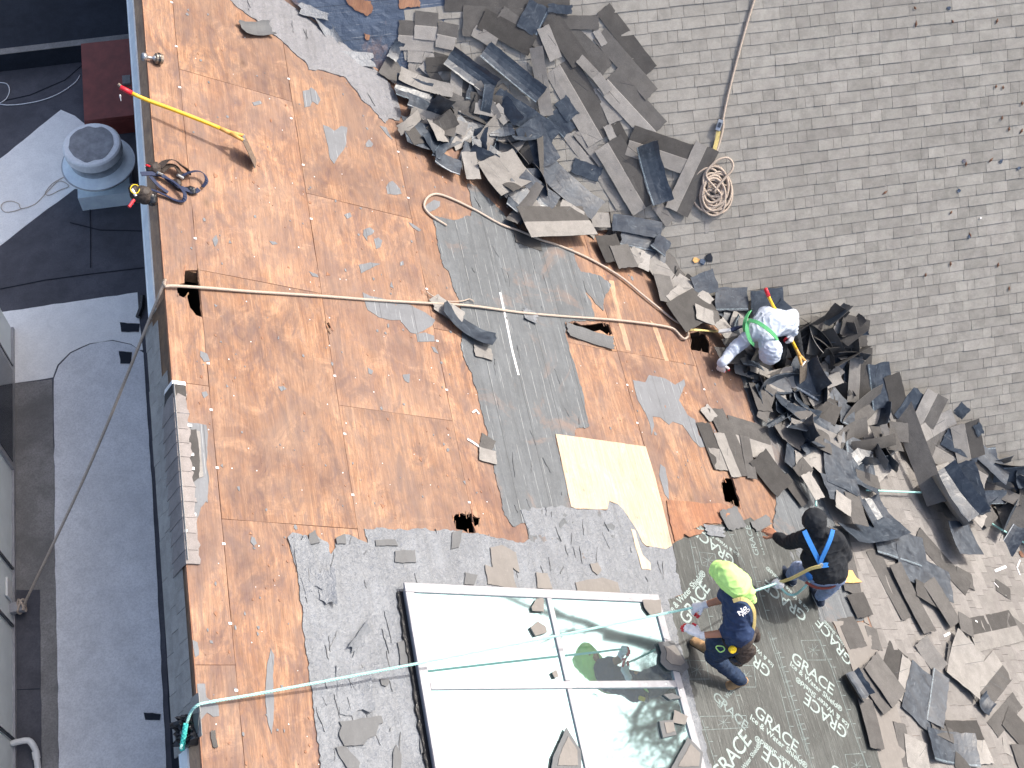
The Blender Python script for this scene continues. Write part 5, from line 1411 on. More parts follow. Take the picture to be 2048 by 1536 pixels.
# teal ropes
W1H = zray(1386, 1215, A.at(1470, 1368).z + 1.02)
rp = [C.at(362, 1498, .09), C.at(370, 1462, .06), C.at(380, 1428, .04), A.at(394, 1411, .03)]
rp2 = [A.at(420, 1404, .05)]
p0, p1 = A.at(400, 1409, .03), W1H
for k in range(1, 12):
    t = k / 12; rp2.append(p0.lerp(p1, t) - Vector((0, 0, .05 * math.sin(PI * t))))
W2C = zray(1552, 1167, A.at(1640, 1200).z + .95)
rp2 += [W1H, zray(1440, 1200, A.at(1470, 1368).z + 1.05), zray(1505, 1183, A.at(1470, 1368).z + 1.1), W2C]
v, f = twisted(rp + rp2, .0115); tidy(mk('teal_rope', v, f, 'rope_teal'), 'pale teal twisted rope stretched over the skylight to the lime hooded worker')
v, f = twisted([C.at(362, 1498, .09) + Vector((0, 0, -.03)), C.at(368, 1470, .075), C.at(372, 1448, .07)], .02); tidy(mk('rope_end', v, f, 'rope_teal_deep'), 'deep teal doubled rope end knotted at the roof edge above the black bag')
v, f = tube(smooth_path([W2C, zray(1562, 1176, W2C.z - .1), zray(1575, 1188, W2C.z - .3), zray(1590, 1189, W2C.z - .3), zray(1605, 1178, W2C.z - .1), zray(1620, 1162, W2C.z)], .02), .013, 7); tidy(mk('rope_tail', v, f, 'rope_teal', smooth=True), 'pale blue rope tail hanging in a loop below the black hoodie worker\'s lanyard')
for i, (pp, lab) in enumerate([([(1620, 945), (1626, 965), (1630, 985), (1632, 1012)], 'short pale blue rope length running up behind the black hood'), ([(1733, 980), (1790, 983), (1850, 985)], 'straight white blue rope length crossing the plank-like shingle'), ([(1958, 1026), (1985, 1048), (2015, 1066), (2060, 1092)], 'teal rope length lying at the right edge below the dark heap')]):
    v, f = tube(smooth_path([surf(x, y, .10 if i < 2 else .05)[0] for x, y in pp], .03), .013, 7); tidy(mk('rope_piece', v, f, 'rope_teal', smooth=True), lab)
# black bag hanging on the edge
bagp = [(322, 1448), (338, 1432), (357, 1428), (359, 1455), (368, 1478), (362, 1492), (345, 1497), (326, 1490), (321, 1470)]
o = sheet('black_bag', C, resample([C.uv(x, y, .12) for x, y in bagp], .03, .008, 77), -.02, .14, ['black_plastic'], None, step=.02, seed=9, sc=6)
tag(o, 'glossy black plastic bag tied at the roof edge under the teal rope', 'bag')
for i, (pp, m_) in enumerate([([(383, 1428), (400, 1424), (398, 1440), (396, 1466), (385, 1474), (378, 1460)], 'felt_dark')]):
    o = slab('edge_flap', C, [resample([C.uv(x, y, .01) for x, y in pp], .03, .006, 78)], .006, .014, [m_]); tag(o, 'dark torn flap on the roof edge right of the black bag', 'felt flap')


# =============================================================== tools
def shovel(name, lab, P0, P1, nrm, tip):
    """P0 grip end, P1 start of the blade"""
    P0, P1 = Vector(P0), Vector(P1); d = (P1 - P0).normalized(); L = (P1 - P0).length
    nrm = (nrm - d * nrm.dot(d)).normalized(); s = nrm.cross(d)
    root = empty(name, P1, lab, 'shovel')
    bow = lambda t: nrm * (.012 * math.sin(PI * t)) + nrm * (.03 * max(0, .16 - t) / .16)
    hp = [P0 + d * L * t + bow(t) for t in [.09, .2, .4, .6, .8]]
    v, f = tube(smooth_path(hp, .05), .019, 10); mk('handle', v, f, 'yellow', root, smooth=True)
    v, f = tube([P0 + bow(0), P0 + d * L * .05 + bow(.05), P0 + d * L * .095 + bow(.095)], [.023, .024, .024], 10); mk('grip', v, f, 'red', root, smooth=True)
    v, f = tube([P0 + d * L * .8 + bow(.8), P0 + d * L * .9], [.019, .024], 10); mk('wood_neck', v, f, 'ash', root, smooth=True)
    for k in (-1, 1):
        v, f = tube([P0 + d * L * .885, P0 + d * L * .95 + s * k * .03, P1 + s * k * .05], [.023, .02, .016], 8); mk('fork_arm', v, f, 'ash', root, smooth=True)
    v, f = tube([P1 - s * .06, P1 + s * .06], .014, 8); mk('blade_socket', v, f, 'metal', root)
    bd = (Vector(tip) - P1); blade_len = bd.length; bd.normalize(); s = (s - bd * s.dot(bd)).normalized(); bn = s.cross(bd)
    c = P1 + bd * blade_len / 2
    V, Fc = box_between(c, bd, s, bn, blade_len, .19, .006)
    # serrated edge
    o = mk('blade', V, Fc, 'steel', root)
    for k in range(5):
        v, f = box_between(P1 + bd * (blade_len * .98) + s * (-.08 + .04 * k), bd, s, bn, .025, .022, .004); mk('tooth', v, f, 'steel', root)
    v, f = box_between(c + bn * .004, bd, s, bn, blade_len * .9, .012, .004); mk('blade_rib', v, f, 'metal', root)
    return root


shovel('tear_off_shovel', 'yellow handled roofing shovel with red grip lying across the plywood roof edge', A.at(238, 180, .12), A.at(487, 276, .20), (A.n + A.v * .3).normalized(), A.at(511, 327, .03))
zf3 = surf(1580, 735)[0].z
shovel('tear_off_shovel', 'yellow and orange roofing shovel held by the grey hoodie worker', zray(1527, 578, zf3 + 1.2), zray(1607, 727, zf3 + .48), (A.n + B.n * .4).normalized(), zray(1606, 762, zf3 + .3))
# dumb-bell shaped anchor weight
a = A.at(283, 113, .04); b = A.at(320, 118, .05); d = (b - a).normalized(); L = (b - a).length
root = empty('torch_head', (a + b) / 2, 'small dull metal dumbbell shaped tool lying on the board at the roof edge', 'tool')
v, f = lathe([(.02, 0), (.036, .004), (.042, .02), (.036, .045), (.02, .05), (.014, .06), (.014, L - .07), (.024, L - .065), (.03, L - .055)], a, d, 16); mk('shaft', v, f, 'metal', root, smooth=True)
v, f = lathe([(.03, L - .055), (.052, L - .045), (.056, L - .01), (.05, L + .02), (.03, L + .024)], a, d, 16); mk('head', v, f, 'steel', root, smooth=False)
v, f = lathe([(.057, L - .03), (.059, L - .025), (.059, L - .012), (.057, L - .008)], a, d, 16); mk('collar', v, f, 'black_plastic', root)

# tool belt and harness heap
hb = empty('tool_belt', A.at(335, 360, 0), 'navy harness straps and dark leather tool belt heaped over the roof edge', 'tool belt')


def AH(x, y, h): return A.at(x, y, h)


for nm, pp, wd, m_, nr in [
    ('strap', [(282, 348, .05), (300, 347, .06), (322, 350, .05), (340, 362, .03), (362, 375, .03), (388, 383, .03), (398, 378, .05)], .045, 'web_navy', A.n),
    ('strap', [(286, 378, .06), (305, 380, .05), (330, 390, .03), (350, 400, .02), (366, 402, .03), (370, 390, .06), (362, 376, .07), (345, 362, .06), (330, 355, .05)], .04, 'web_navy', (A.n + A.v * .5).normalized()),
    ('strap', [(360, 355, .06), (375, 346, .08), (395, 342, .09), (408, 348, .08), (413, 362, .06), (405, 374, .03)], .035, 'web_navy', (A.n + A.v * .8).normalized()),
    ('strap', [(300, 352, .05), (318, 372, .03), (336, 385, .02)], .035, 'web_navy', A.n),
    ('waist_belt', [(318, 335, .08), (332, 322, .10), (348, 320, .12), (362, 330, .10), (375, 340, .06), (380, 350, .03)], .07, 'leather', (A.v + A.n).normalized()),
    ('waist_belt', [(322, 342, .05), (335, 332, .07), (350, 332, .08), (360, 345, .06), (368, 358, .03)], .06, 'leather', (A.v * .4 + A.n).normalized())]:
    v, f = ribbon(smooth_path([AH(*q) for q in pp], .015), nr, wd, .003); mk(nm, v, f, m_, hb)


def blobmesh(hulls, voxel, disp=0.0, dsize=.06, smooth=2, seed=0):
    bm = bmesh.new()
    for hull in hulls:
        b2 = bmesh.new()
        for c, r in hull:
            rx, ry, rz = r if isinstance(r, tuple) else (r, r, r)
            bmesh.ops.create_icosphere(b2, subdivisions=2, radius=1, matrix=Matrix.Translation(c) @ Matrix.Diagonal((rx, ry, rz, 1)))
        if len(hull) > 1:
            res = bmesh.ops.convex_hull(b2, input=b2.verts)
            bad = [g_ for g_ in set(res['geom_interior']) | set(res['geom_unused']) if isinstance(g_, bmesh.types.BMVert)]
            if bad: bmesh.ops.delete(b2, geom=bad, context='VERTS')
        me = bpy.data.meshes.new('t'); b2.to_mesh(me); b2.free(); bm.from_mesh(me); bpy.data.meshes.remove(me)
    me = bpy.data.meshes.new('t'); bm.to_mesh(me); bm.free()
    o = bpy.data.objects.new('t', me); COL.objects.link(o)
    rm = o.modifiers.new('r', 'REMESH'); rm.mode = 'VOXEL'; rm.voxel_size = voxel; rm.use_smooth_shade = True
    sm = o.modifiers.new('s', 'SMOOTH'); sm.iterations = smooth; sm.factor = .6
    dg = bpy.context.evaluated_depsgraph_get(); out = bpy.data.meshes.new_from_object(o.evaluated_get(dg))
    bpy.data.objects.remove(o)
    if disp:
        out.update()
        nrm = [v.normal.copy() for v in out.vertices]
        for v_, n_ in zip(out.vertices, nrm):
            q = v_.co / dsize + Vector((seed, 0, 0)); q2 = Vector((q.x, q.y * 1.0, q.z * 2.2))
            rid = 1 - abs(noise.noise(q2 * .8)) * 2.4
            v_.co += n_ * disp * (max(0, rid) ** 2 * .8 + noise.noise(q * 1.7) * .5)
    return out


def blob(name, hulls, mat, parent, voxel=.012, disp=0.0, dsize=.06, smooth=3, seed=0):
    me = blobmesh(hulls, voxel, disp, dsize, smooth, seed)
    cen = Vector((0, 0, 0))
    for v_ in me.vertices: cen += v_.co
    cen /= max(1, len(me.vertices))
    me.transform(Matrix.Translation(-cen)); me.materials.clear(); me.materials.append(M[mat]); me.name = name
    me.polygons.foreach_set('use_smooth', [True] * len(me.polygons))
    o = bpy.data.objects.new(name, me); COL.objects.link(o)
    if parent is not None: o.parent = parent; o.location = cen - pl(parent)
    else: o.location = cen
    return o


for (x, y, h, r), m_ in [((307, 336, .05, (.07, .06, .05)), 'leather'), ((352, 365, .03, (.05, .03, .03)), 'leather'), ((285, 388, .03, (.09, .07, .08)), 'leather'), ((300, 395, .03, (.06, .05, .05)), 'black_plastic'), ((378, 378, .02, (.06, .03, .02)), 'black_plastic'), ((270, 385, .0, (.05, .06, .1)), 'leather')]:
    blob('pouch', [[(AH(x, y, h), r), (AH(x + 5, y + 9, h * .6), tuple(q * .7 for q in r))]], m_, hb, .01, .01, .04, seed=x)
for (x, y), (x2, y2), r, m_, nm in [((268, 400), (258, 414), .014, 'red', 'tool_handle'), ((264, 378), (272, 392), .012, 'white_plastic', 'tool_handle'), ((240, 168), (250, 180), .016, 'steel', 'x'), ((315, 345), (325, 349), .012, 'metal', 'buckle'), ((355, 350), (366, 356), .015, 'metal', 'buckle'), ((292, 330), (300, 333), .01, 'red', 'tool_handle')]:
    if nm == 'x': continue
    v, f = tube([AH(x, y, .09), AH(x2, y2, .07)], r, 8); mk(nm, v, f, m_, hb)
v, f = tube([AH(270 + 9 * math.cos(t), 378 + 9 * math.sin(t), .1) for t in [k * .4 for k in range(15)]], .004, 5); mk('wire_loop', v, f, 'tape_y', hb)
# hammer hanging beyond the edge by the shovel grip
ha = A.at(238, 172, .05); hm = empty('hammer', ha, 'steel claw hammer head poking out beside the red shovel grip', 'hammer')
v, f = tube([A.at(236, 168, .06), A.at(248, 178, .05)], .014, 8); mk('head', v, f, 'steel', hm); v, f = tube([A.at(240, 190, .05), A.at(242, 202, .04)], [.009, .003], 6); mk('claw', v, f, 'white_plastic', hm)


# =============================================================== people
def hand(parent, wrist, tip, up, mats=('glove', 'glove'), curl=.5, side=1, s=1.0):
    """palm and five fingers from wrist towards tip"""
    wrist, tip = Vector(wrist), Vector(tip); d = (tip - wrist).normalized(); up = (Vector(up) - d * Vector(up).dot(d)).normalized(); sd = up.cross(d) * side
    L = .18 * s
    k = wrist + d * L * .5
    hulls = [[(wrist, .026 * s), (k + sd * .028 * s, .017 * s), (k - sd * .028 * s, .017 * s)]]
    tips = []
    for i, (o_, ln) in enumerate([(-.03, .068), (-.01, .078), (.01, .074), (.029, .058)]):
        b0 = k + sd * o_ * s; b1 = b0 + (d * math.cos(curl * .6) - up * math.sin(curl * .6)) * ln * .55 * s; b2 = b1 + (d * math.cos(curl * 1.7) - up * math.sin(curl * 1.7)) * ln * .5 * s
        hulls += [[(b0, .0105 * s), (b1, .010 * s)], [(b1, .010 * s), (b2, .0085 * s)]]; tips.append((b1, b2))
    tb = wrist + d * L * .18 - sd * .028 * s; t1 = tb + (d * .6 - sd * .75 - up * .25).normalized() * .045 * s; t2 = t1 + (d * .9 - sd * .15 - up * .5 * curl).normalized() * .035 * s
    hulls += [[(tb, .014 * s), (t1, .012 * s)], [(t1, .012 * s), (t2, .010 * s)]]
    h = blob('hand', hulls, mats[0], parent, .0045, 0, smooth=2)
    if mats[1] != mats[0]:
        blob('fingertips', [[(b1.lerp(b2, .35), .0112 * s), (b2, .0098 * s)] for b1, b2 in tips] + [[(t1.lerp(t2, .3), .013 * s), (t2, .0112 * s)]], mats[1], parent, .0045, 0, smooth=1)


def shoe(parent, ank, toe, upper, sole, name='boot', sh=None):
    ank, toe = Vector(ank), Vector(toe); d = (toe - ank); d.z *= .6; d.normalize(); heel = ank - d * .06 - Vector((0, 0, .055)); t = ank + d * .2 - Vector((0, 0, .065)); s = d.cross(Vector((0, 0, 1))).normalized()
    b = blob(name, [[(ank + Vector((0, 0, .03)), .052), (heel, .042), (ank + d * .07 - Vector((0, 0, .03)), .046)], [(ank + d * .05 - Vector((0, 0, .035)), .045), (t - s * .012, .036), (t + s * .012, .034), (heel, .04)]], upper, parent, .009, .004, .04)
    blob('sole', [[(heel - Vector((0, 0, .028)), (.044, .044, .016)), (t - Vector((0, 0, .022)) - s * .015, (.04, .04, .014)), (t - Vector((0, 0, .022)) + s * .015, (.038, .038, .014))]], sole, b, .008, 0)


def head(parent, c, face, up, hair=None):
    c = Vector(c); f = Vector(face).normalized(); up = (Vector(up) - f * Vector(up).dot(f)).normalized(); s = up.cross(f)
    h = [[(c + up * .03, .088), (c - f * .02 + up * .03, .09), (c + f * .03 - up * .06, .058)], [(c + f * .085 - up * .0, .014), (c + f * .105 - up * .03, .014)], [(c + s * .085 - up * .01, .02)], [(c - s * .085 - up * .01, .02)], [(c + f * .075 - up * .062 + s * .02, .012), (c + f * .075 - up * .062 - s * .02, .012)]]
    o = blob('head', h, 'skin', parent, .008, 0, smooth=2)
    for k in (-1, 1):
        v, f_ = lathe([(.002, -.006), (.011, 0), (.002, .006)], c + f * .082 + s * .033 * k + up * .008, f, 10); mk('eye', v, f_, 'white_plastic', o)
        v, f_ = lathe([(.005, .004), (.005, .008)], c + f * .082 + s * .033 * k + up * .008, f, 8); mk('pupil', v, f_, 'black_plastic', o)
    return o


def limbs(*ch): return [[(a, ra), (b, rb)] for a, ra, b, rb in ch]


# ---------- worker in the lime hood
zf = A.at(1470, 1368).z
Z = lambda x, y, h: zray(x, y, zf + h)
J = dict(ankR=Z(1479, 1362, .12), toeR=Z(1436, 1379, .05), knR=Z(1426, 1312, .52), hipR=Z(1466, 1286, .88), hipL=Z(1474, 1262, .94), knL=Z(1428, 1285, .78), ankL=Z(1424, 1300, .42), toeL=Z(1403, 1288, .36),
         pel=Z(1472, 1272, .95), che=Z(1478, 1218, 1.25), nec=Z(1472, 1178, 1.42), hed=Z(1452, 1154, 1.46), shR=Z(1478, 1216, 1.36), elR=Z(1452, 1266, 1.08), wrR=Z(1402, 1271, 1.03), haR=Z(1380, 1258, 1.03),
         shL=Z(1458, 1180, 1.38), elL=Z(1442, 1200, 1.15), wrL=Z(1411, 1209, 1.07), haL=Z(1386, 1217, 1.02))
p1 = empty('person', A.at(1460, 1372), 'roofer in a lime green hood and navy shirt pulling the teal rope beside the skylight', 'person')
fac = Vector((-1, .25, -.25)).normalized()
blob('body', limbs((J['pel'], .11, J['che'], .12), (J['che'], .1, J['nec'], .055), (J['nec'], .052, J['hed'], .05), (J['shR'], .05, J['elR'], .042), (J['elR'], .041, J['wrR'], .03), (J['shL'], .05, J['elL'], .042), (J['elL'], .041, J['wrL'], .03),
     (J['hipR'], .085, J['knR'], .06), (J['knR'], .055, J['ankR'], .04), (J['hipL'], .085, J['knL'], .06), (J['knL'], .055, J['ankL'], .04)), 'skin', p1, .013)
head(p1, J['hed'], fac, Vector((-.3, .2, 1)))
blob('shirt', [[(J['shR'], .075), (J['shL'], .075), (J['che'], .13), (J['pel'] + Vector((0, 0, .08)), .125)], [(J['pel'], .13), (J['pel'] + Vector((0, 0, .15)), .13), (J['hipR'] + Vector((0, 0, .05)), .1), (J['hipL'] + Vector((0, 0, .05)), .1)]] + limbs((J['shR'], .078, J['shR'].lerp(J['elR'], .95), .066), (J['shL'], .075, J['shL'].lerp(J['elL'], .6), .064)), 'navy', p1, .011, .012, .10, seed=1)
blob('trousers', [[(J['hipR'], .115), (J['hipL'], .11), (J['pel'], .12)]] + limbs((J['hipR'], .105, J['knR'], .082), (J['knR'], .082, J['ankR'] + Vector((0, 0, .04)), .062), (J['hipL'], .1, J['knL'], .08), (J['knL'], .078, J['ankL'] + Vector((0, 0, .05)), .06)), 'denim', p1, .011, .013, .09, seed=2)
shoe(p1, J['ankR'], J['toeR'], 'boot', 'leather'); shoe(p1, J['ankL'], J['toeL'], 'boot', 'leather')
hc = J['hed']
blob('hood', [[(hc + Vector((0, 0, .05)), .115), (Z(1437, 1140, 1.45), .085), (J['nec'] + Vector((0, 0, .04)), .105), (Z(1482, 1166, 1.42), .10)], [(Z(1480, 1168, 1.42), .10), (Z(1496, 1188, 1.36), .065), (Z(1468, 1184, 1.40), .06)], [(Z(1494, 1182, 1.38), .06), (Z(1506, 1202, 1.30), .03)]], 'lime', p1, .009, .011, .10, seed=5)
hand(p1, J['wrR'], J['haR'], Vector((0, .3, 1)), ('glove', 'red'), .5, 1, 1.2); hand(p1, J['wrL'], J['haL'], Vector((0, .4, 1)), ('glove', 'red'), 1.3, -1, 1.2)
for a_, b_ in ((J['wrR'], J['elR']), (J['wrL'], J['elL'])):
    v, f = tube([a_.lerp(b_, -.05), a_.lerp(b_, .14)], .036, 12); mk('glove_cuff', v, f, 'glove', p1)
blob('tool_pouch', [[(Z(1487, 1290, .9), .07), (Z(1484, 1312, .78), .075), (Z(1500, 1300, .85), .06)]], 'leather', p1, .01, .01, .05)
blob('tool_pouch', [[(Z(1507, 1262, 1.0), .05), (Z(1510, 1275, .9), .05)]], 'leather', p1, .01, .01, .05)
blob('tool_pouch', [[(Z(1478, 1320, .74), .06), (Z(1468, 1318, .74), .05)]], 'black_plastic', p1, .01, .01, .05)
v, f = ribbon(smooth_path([Z(1448, 1272, .98), Z(1456, 1292, .97), Z(1480, 1300, 1.0), Z(1500, 1285, 1.06), Z(1508, 1265, 1.06)], .02), [Vector((0, -.7, .7))] * 200, .055, .006)
mk('tool_belt', v, f, 'leather', p1)
v, f = lathe([(.03, -.02), (.036, -.012), (.036, .012), (.03, .02)], Z(1465, 1299, 1.02), Vector((.1, -.8, .6)), 16); mk('tape_measure', v, f, 'tape_y', p1)
v, f = box_between(Z(1479, 1296, 1.0), Vector((1, 0, 0)), Vector((0, .7, .7)), Vector((0, -.7, .7)), .04, .05, .02); mk('belt_buckle', v, f, 'white_plastic', p1)
v, f = tube(smooth_path([Z(1432, 1296, .93), Z(1440, 1304, .92), Z(1449, 1300, .93), Z(1446, 1293, .95), Z(1434, 1292, .95), Z(1432, 1296, .93)], .01), .006, 6); mk('carabiner', v, f, 'lime', p1)
v, f = ribbon(smooth_path([Z(1466, 1202, 1.47), Z(1482, 1198, 1.5), Z(1497, 1203, 1.48), Z(1508, 1222, 1.4), Z(1508, 1250, 1.2), Z(1500, 1275, 1.08)], .02), Vector((.2, -.4, .9)), .035, .004); mk('braces', v, f, 'web_yellow', p1)
text('No', Z(1479, 1232, 1.475), Z(1494, 1217, 1.49), 'white_bit', p1, P=Vector((.15, -.75, .65)), bold=.03, name='shirt_print')
text('PRO', Z(1486, 1234, 1.46), Z(1500, 1221, 1.475), 'white_bit', p1, P=Vector((.15, -.75, .65)), bold=.02, name='shirt_print')

# ---------- worker in black with blue straps
zf2 = A.at(1636, 1212).z
Z = lambda x, y, h: zray(x, y, zf2 + h)
J = dict(ankR=Z(1640, 1194, .13), toeR=Z(1630, 1176, .07), knR=Z(1660, 1172, .5), hipR=Z(1668, 1150, .85), hipL=Z(1632, 1150, .88), knL=Z(1596, 1138, .62), ankL=Z(1582, 1152, .25), toeL=Z(1568, 1138, .2),
         pel=Z(1650, 1146, .92), che=Z(1648, 1098, 1.18), nec=Z(1636, 1064, 1.38), hed=Z(1627, 1042, 1.46), shL=Z(1608, 1076, 1.32), elL=Z(1576, 1086, 1.08), wrL=Z(1554, 1074, .95), haL=Z(1535, 1060, .88),
         shR=Z(1674, 1080, 1.3), elR=Z(1690, 1112, 1.02), wrR=Z(1672, 1105, .85), haR=Z(1660, 1095, .8))
p2 = empty('person', A.at(1625, 1195), 'roofer in a black hoodie with blue harness straps seen from behind reaching left', 'person')
blob('body', limbs((J['pel'], .12, J['che'], .13), (J['che'], .1, J['nec'], .055), (J['nec'], .052, J['hed'], .05), (J['shR'], .05, J['elR'], .042), (J['elR'], .041, J['wrR'], .03), (J['shL'], .05, J['elL'], .042), (J['elL'], .041, J['wrL'], .03),
     (J['hipR'], .09, J['knR'], .06), (J['knR'], .055, J['ankR'], .04), (J['hipL'], .09, J['knL'], .06), (J['knL'], .055, J['ankL'], .04)), 'skin', p2, .013)
head(p2, J['hed'], Vector((-.5, .7, -.5)), Vector((0, .3, 1)))
blob('hood', [[(J['hed'] + Vector((0, 0, .03)), .125), (J['hed'] + Vector((.02, -.02, -.02)), .115)], [(J['hed'], .1), (J['nec'], .10)]], 'blackcloth', p2, .01, .008, .07, seed=3)
blob('hoodie', [[(J['shR'], .09), (J['shL'], .085), (J['che'], .15), (J['nec'], .07)], [(J['che'], .15), (J['shR'].lerp(J['hipR'], .5), .11), (J['shL'].lerp(J['hipL'], .5), .10), (J['pel'] + Vector((0, 0, .05)), .14), (J['hipR'] + Vector((0, 0, .08)), .12), (J['hipL'] + Vector((0, 0, .08)), .11)]] + limbs((J['shR'], .085, J['elR'], .075), (J['elR'], .075, J['wrR'], .06), (J['shL'], .085, J['elL'], .07), (J['elL'], .07, J['wrL'], .052)), 'blackcloth', p2, .011, .012, .10, seed=4)
blob('jeans', [[(J['hipR'], .13), (J['hipL'], .12), (J['pel'], .135)]] + limbs((J['hipR'], .115, J['knR'], .085), (J['knR'], .08, J['ankR'] + Vector((0, 0, .03)), .06), (J['hipL'], .11, J['knL'], .085), (J['knL'], .08, J['ankL'] + Vector((0, 0, .03)), .06)), 'jeans', p2, .011, .012, .09, seed=6)
shoe(p2, J['ankR'], J['toeR'], 'shoe', 'sole', 'shoe'); shoe(p2, J['ankL'], J['toeL'], 'shoe', 'sole', 'shoe')
hand(p2, J['wrL'], J['haL'], Vector((0, 0, 1)), ('skin', 'skin'), .3, -1, 1.25); hand(p2, J['wrR'], J['haR'], Vector((0, 0, 1)), ('skin', 'skin'), .6, 1)
bk = Vector((.1, -.75, .65)).normalized()
D2 = lambda x, y, h: Z(x, y, h) + bk * .015
for pp in ([(1607, 1060, 1.50), (1614, 1076, 1.45), (1624, 1096, 1.38), (1634, 1116, 1.28), (1640, 1128, 1.22)], [(1664, 1058, 1.48), (1660, 1074, 1.45), (1652, 1094, 1.39), (1642, 1116, 1.29), (1638, 1128, 1.22)], [(1640, 1130, 1.2), (1655, 1128, 1.18), (1668, 1122, 1.14), (1682, 1122, 1.08)]):
    v, f = ribbon(smooth_path([D2(*q) for q in pp], .02), bk, .05, .005); mk('harness_strap', v, f, 'web_blue', p2)
v, f = lathe([(.02, -.004), (.03, 0), (.02, .004)], D2(1640, 1130, 1.23), bk, 16); mk('d_ring', v, f, 'metal', p2)
v, f = ribbon(smooth_path([D2(1640, 1131, 1.24), D2(1620, 1136, 1.2), D2(1600, 1146, 1.12), D2(1580, 1156, 1.04), W2C], .02), bk, .035, .006); mk('lanyard', v, f, 'web_yellow', p2)
blob('lanyard_bundle', [[(W2C, .045), (W2C + Vector((.03, -.03, .02)), .035)]], 'white_plastic', p2, .009, .015, .03)
v, f = ribbon(smooth_path([D2(1610, 1163, .95), D2(1632, 1174, .88), D2(1660, 1174, .86), D2(1686, 1160, .9)], .02), (bk + Vector((0, -.3, -.4))).normalized(), .03, .004); mk('belt', v, f, 'red_paint', p2)
blob('hip_bag', [[(Z(1620, 1148, .98), .05), (Z(1622, 1154, .92), .045)]], 'web_blue', p2, .01)
# orange tool behind
root = empty('orange_trowel', A.at(1708, 1155), 'orange pointed wooden tool lying just right of the black hoodie worker\'s hip', 'tool')
slab('tool_plate', A, [[A.uv(x, y, .06) for x, y in [(1690, 1140), (1704, 1141), (1712, 1155), (1724, 1164), (1705, 1166), (1686, 1165)]]], .05, .065, ['chip'], root)

# ---------- worker bending in grey hoodie
Z = lambda x, y, h: zray(x, y, zf3 + h)
wh = A.at(1441, 742)
J = dict(ankR=Z(1598, 722, .12), toeR=Z(1600, 738, .05), knR=Z(1590, 690, .5), hipR=Z(1580, 655, .78), hipL=Z(1562, 640, .8), knL=Z(1560, 700, .48), ankL=Z(1558, 734, .12), toeL=Z(1550, 750, .05),
         pel=Z(1570, 646, .88), che=Z(1540, 650, 1.08), nec=Z(1533, 676, 1.08), hed=Z(1540, 702, 1.02), shL=Z(1510, 664, 1.05), elL=Z(1472, 694, .88), wrL=Z(1444, 726, wh.z - zf3 + .24), haL=Z(1441, 744, wh.z - zf3 + .07),
         shR=Z(1558, 646, 1.12), elR=Z(1584, 632, .98), wrR=Z(1586, 664, .80), haR=Z(1580, 684, .72))
p3 = empty('person', surf(1575, 735)[0], 'roofer in a pale grey hoodie bending over the shingle heap with a shovel', 'person')
blob('body', limbs((J['pel'], .12, J['che'], .12), (J['che'], .1, J['nec'], .055), (J['nec'], .052, J['hed'], .05), (J['shR'], .05, J['elR'], .042), (J['elR'], .041, J['wrR'], .03), (J['shL'], .05, J['elL'], .042), (J['elL'], .041, J['wrL'], .03),
     (J['hipR'], .09, J['knR'], .06), (J['knR'], .055, J['ankR'], .04), (J['hipL'], .09, J['knL'], .06), (J['knL'], .055, J['ankL'], .04)), 'skin', p3, .013)
head(p3, J['hed'], Vector((.0, -.6, -.8)), Vector((-.1, -.7, .6)))
blob('hood', [[(J['hed'] + Vector((0, 0, .03)), .135), (J['hed'] + Vector((0, -.02, -.03)), .13)], [(J['hed'], .12), (J['nec'], .10)]], 'greycloth', p3, .01, .014, .07, seed=3)
blob('hoodie', [[(J['shR'], .10), (J['shL'], .09), (J['che'], .14), (J['nec'], .08)], [(J['che'], .145), (J['shR'], .1), (J['shL'], .1), (J['pel'], .15), (Z(1530, 628, .95), .09)]] + limbs((J['shR'], .09, J['elR'], .08), (J['elR'], .08, J['wrR'], .058), (J['shL'], .09, J['elL'], .078), (J['elL'], .076, J['wrL'], .055)), 'greycloth', p3, .011, .013, .10, seed=14)
blob('trousers', [[(J['hipR'], .12), (J['hipL'], .12), (J['pel'], .12)]] + limbs((J['hipR'], .11, J['knR'], .085), (J['knR'], .085, J['ankR'] + Vector((0, 0, .03)), .065), (J['hipL'], .11, J['knL'], .085), (J['knL'], .085, J['ankL'] + Vector((0, 0, .03)), .065)), 'blackcloth', p3, .011, .012, .09, seed=8)
shoe(p3, J['ankR'], J['toeR'], 'blackcloth', 'leather'); shoe(p3, J['ankL'], J['toeL'], 'blackcloth', 'leather')
hand(p3, J['wrL'], J['haL'], Vector((-.3, -.2, 1)), ('glove', 'red'), .45, -1, 1.3); hand(p3, J['wrR'], J['haR'], Vector((.6, -.2, .6)), ('glove', 'red'), 1.2, 1, 1.2)
up3 = Vector((-.1, -.2, 1)).normalized()
for pp in ([(1497, 640, 1.2), (1515, 645, 1.26), (1535, 658, 1.27), (1550, 672, 1.22), (1556, 682, 1.1)], [(1496, 643, 1.18), (1494, 660, 1.18), (1500, 680, 1.14), (1508, 690, 1.04)]):
    v, f = ribbon(smooth_path([Z(*q) for q in pp], .02), up3, .045, .005); mk('harness_strap', v, f, 'web_green', p3)
v, f = ribbon(smooth_path([Z(1500, 622, 1.08), Z(1492, 636, 1.16), Z(1488, 655, 1.1), Z(1490, 675, .9)], .02), Vector((-.7, 0, .7)), .045, .005); mk('harness_strap', v, f, 'web_green', p3)
la = Z(1492, 650, 1.12); lb = A.at(1372, 660, .05)
v, f = ribbon(smooth_path([la, Z(1475, 656, .95), Z(1462, 660, .9)], .02), Vector((0, 0, 1)), .05, .01); mk('lanyard_pack', v, f, 'web_navy', p3)
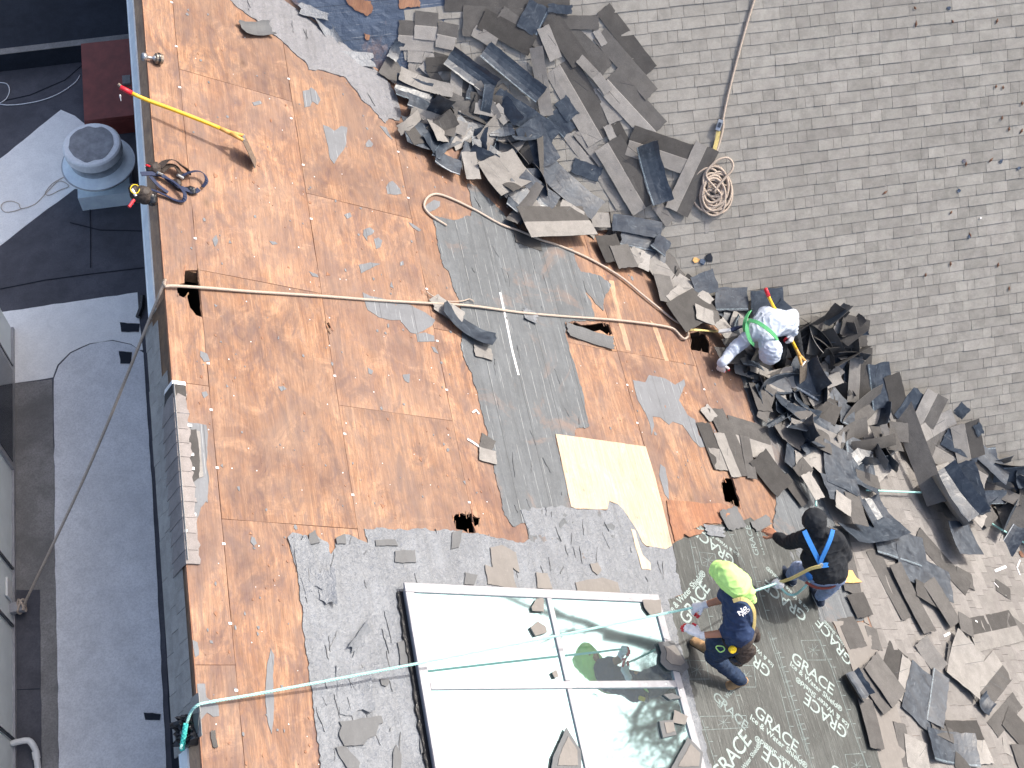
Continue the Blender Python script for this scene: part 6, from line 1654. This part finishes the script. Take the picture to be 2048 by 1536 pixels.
v, f = ribbon([Z(1462, 660, .9), Z(1438, 663, .82)], Vector((0, 0, 1)), .045, .01); mk('lanyard_label', v, f, 'white_plastic', p3)
v, f = ribbon(smooth_path([Z(1438, 663, .82), Z(1420, 662, .74), A.at(1395, 660, .16), lb], .03), Vector((0, 0, 1)), .028, .004); mk('lanyard', v, f, 'web_yellow', p3)

# =============================================================== tree mirrored in the skylight
sk_c = A.w(u2 - .32, v1 - .05)
vd = (sk_c - CAM).normalized(); rdir = (vd - A.n * 2 * vd.dot(A.n)).normalized()
rnd = random.Random(12)
base = sk_c + rdir * 46
tz = -8.0
tree = empty('bare_limbed_tree', Vector((base.x, base.y, tz)), 'tall thin leaved tree beyond the roof seen only mirrored in the skylight', 'tree')
tv, leaves = [], []


def branch(p, d, L, r, depth):
    pts = [p]; q = p.copy(); dd = d.copy()
    for i in range(5):
        dd = (dd + Vector((rnd.gauss(0, .13), rnd.gauss(0, .13), rnd.gauss(.03, .08)))).normalized(); q = q + dd * L / 5; pts.append(q.copy())
        if depth < 4 and i > 0 and rnd.random() < .8:
            nd = (dd + Vector((rnd.gauss(0, .7), rnd.gauss(0, .7), rnd.gauss(.1, .4)))).normalized(); branch(q, nd, L * rnd.uniform(.45, .7), r * .5, depth + 1)
    tv.append(tube(pts, [r * (1 - .12 * i) for i in range(6)], 5))
    if depth >= 3:
        for _ in range(6): leaves.append(pts[rnd.randint(1, 5)] + Vector((rnd.gauss(0, .6), rnd.gauss(0, .6), rnd.gauss(0, .6))))


top = base + Vector((0, 0, -4.5))
tp = Vector((base.x + 1.5, base.y - 1, tz)); tv.append(tube([tp, tp.lerp(top, .5), top], [.7, .6, .45], 8))
branch(top, Vector((-.5, .3, .9)).normalized(), 6.4, .5, 1); branch(top, Vector((.6, .1, .7)).normalized(), 6.6, .45, 1); branch(top, Vector((.1, -.6, .8)).normalized(), 6.2, .42, 1)
V_, F_ = join_meshes(tv); mk('trunk', V_, F_, 'bark', tree)
V_, F_ = [], []
for c in leaves:
    for _ in range(5):
        q = c + Vector((rnd.gauss(0, .25), rnd.gauss(0, .25), rnd.gauss(0, .25))); a_ = Vector((rnd.gauss(0, 1), rnd.gauss(0, 1), rnd.gauss(0, 1))).normalized() * .11; b_ = a_.orthogonal().normalized() * .06; k_ = len(V_)
        V_ += [q - a_, q + b_, q + a_, q - b_]; F_.append((k_, k_ + 1, k_ + 2, k_ + 3))
mk('crown', V_, F_, 'leafg', tree)

finish_labels()
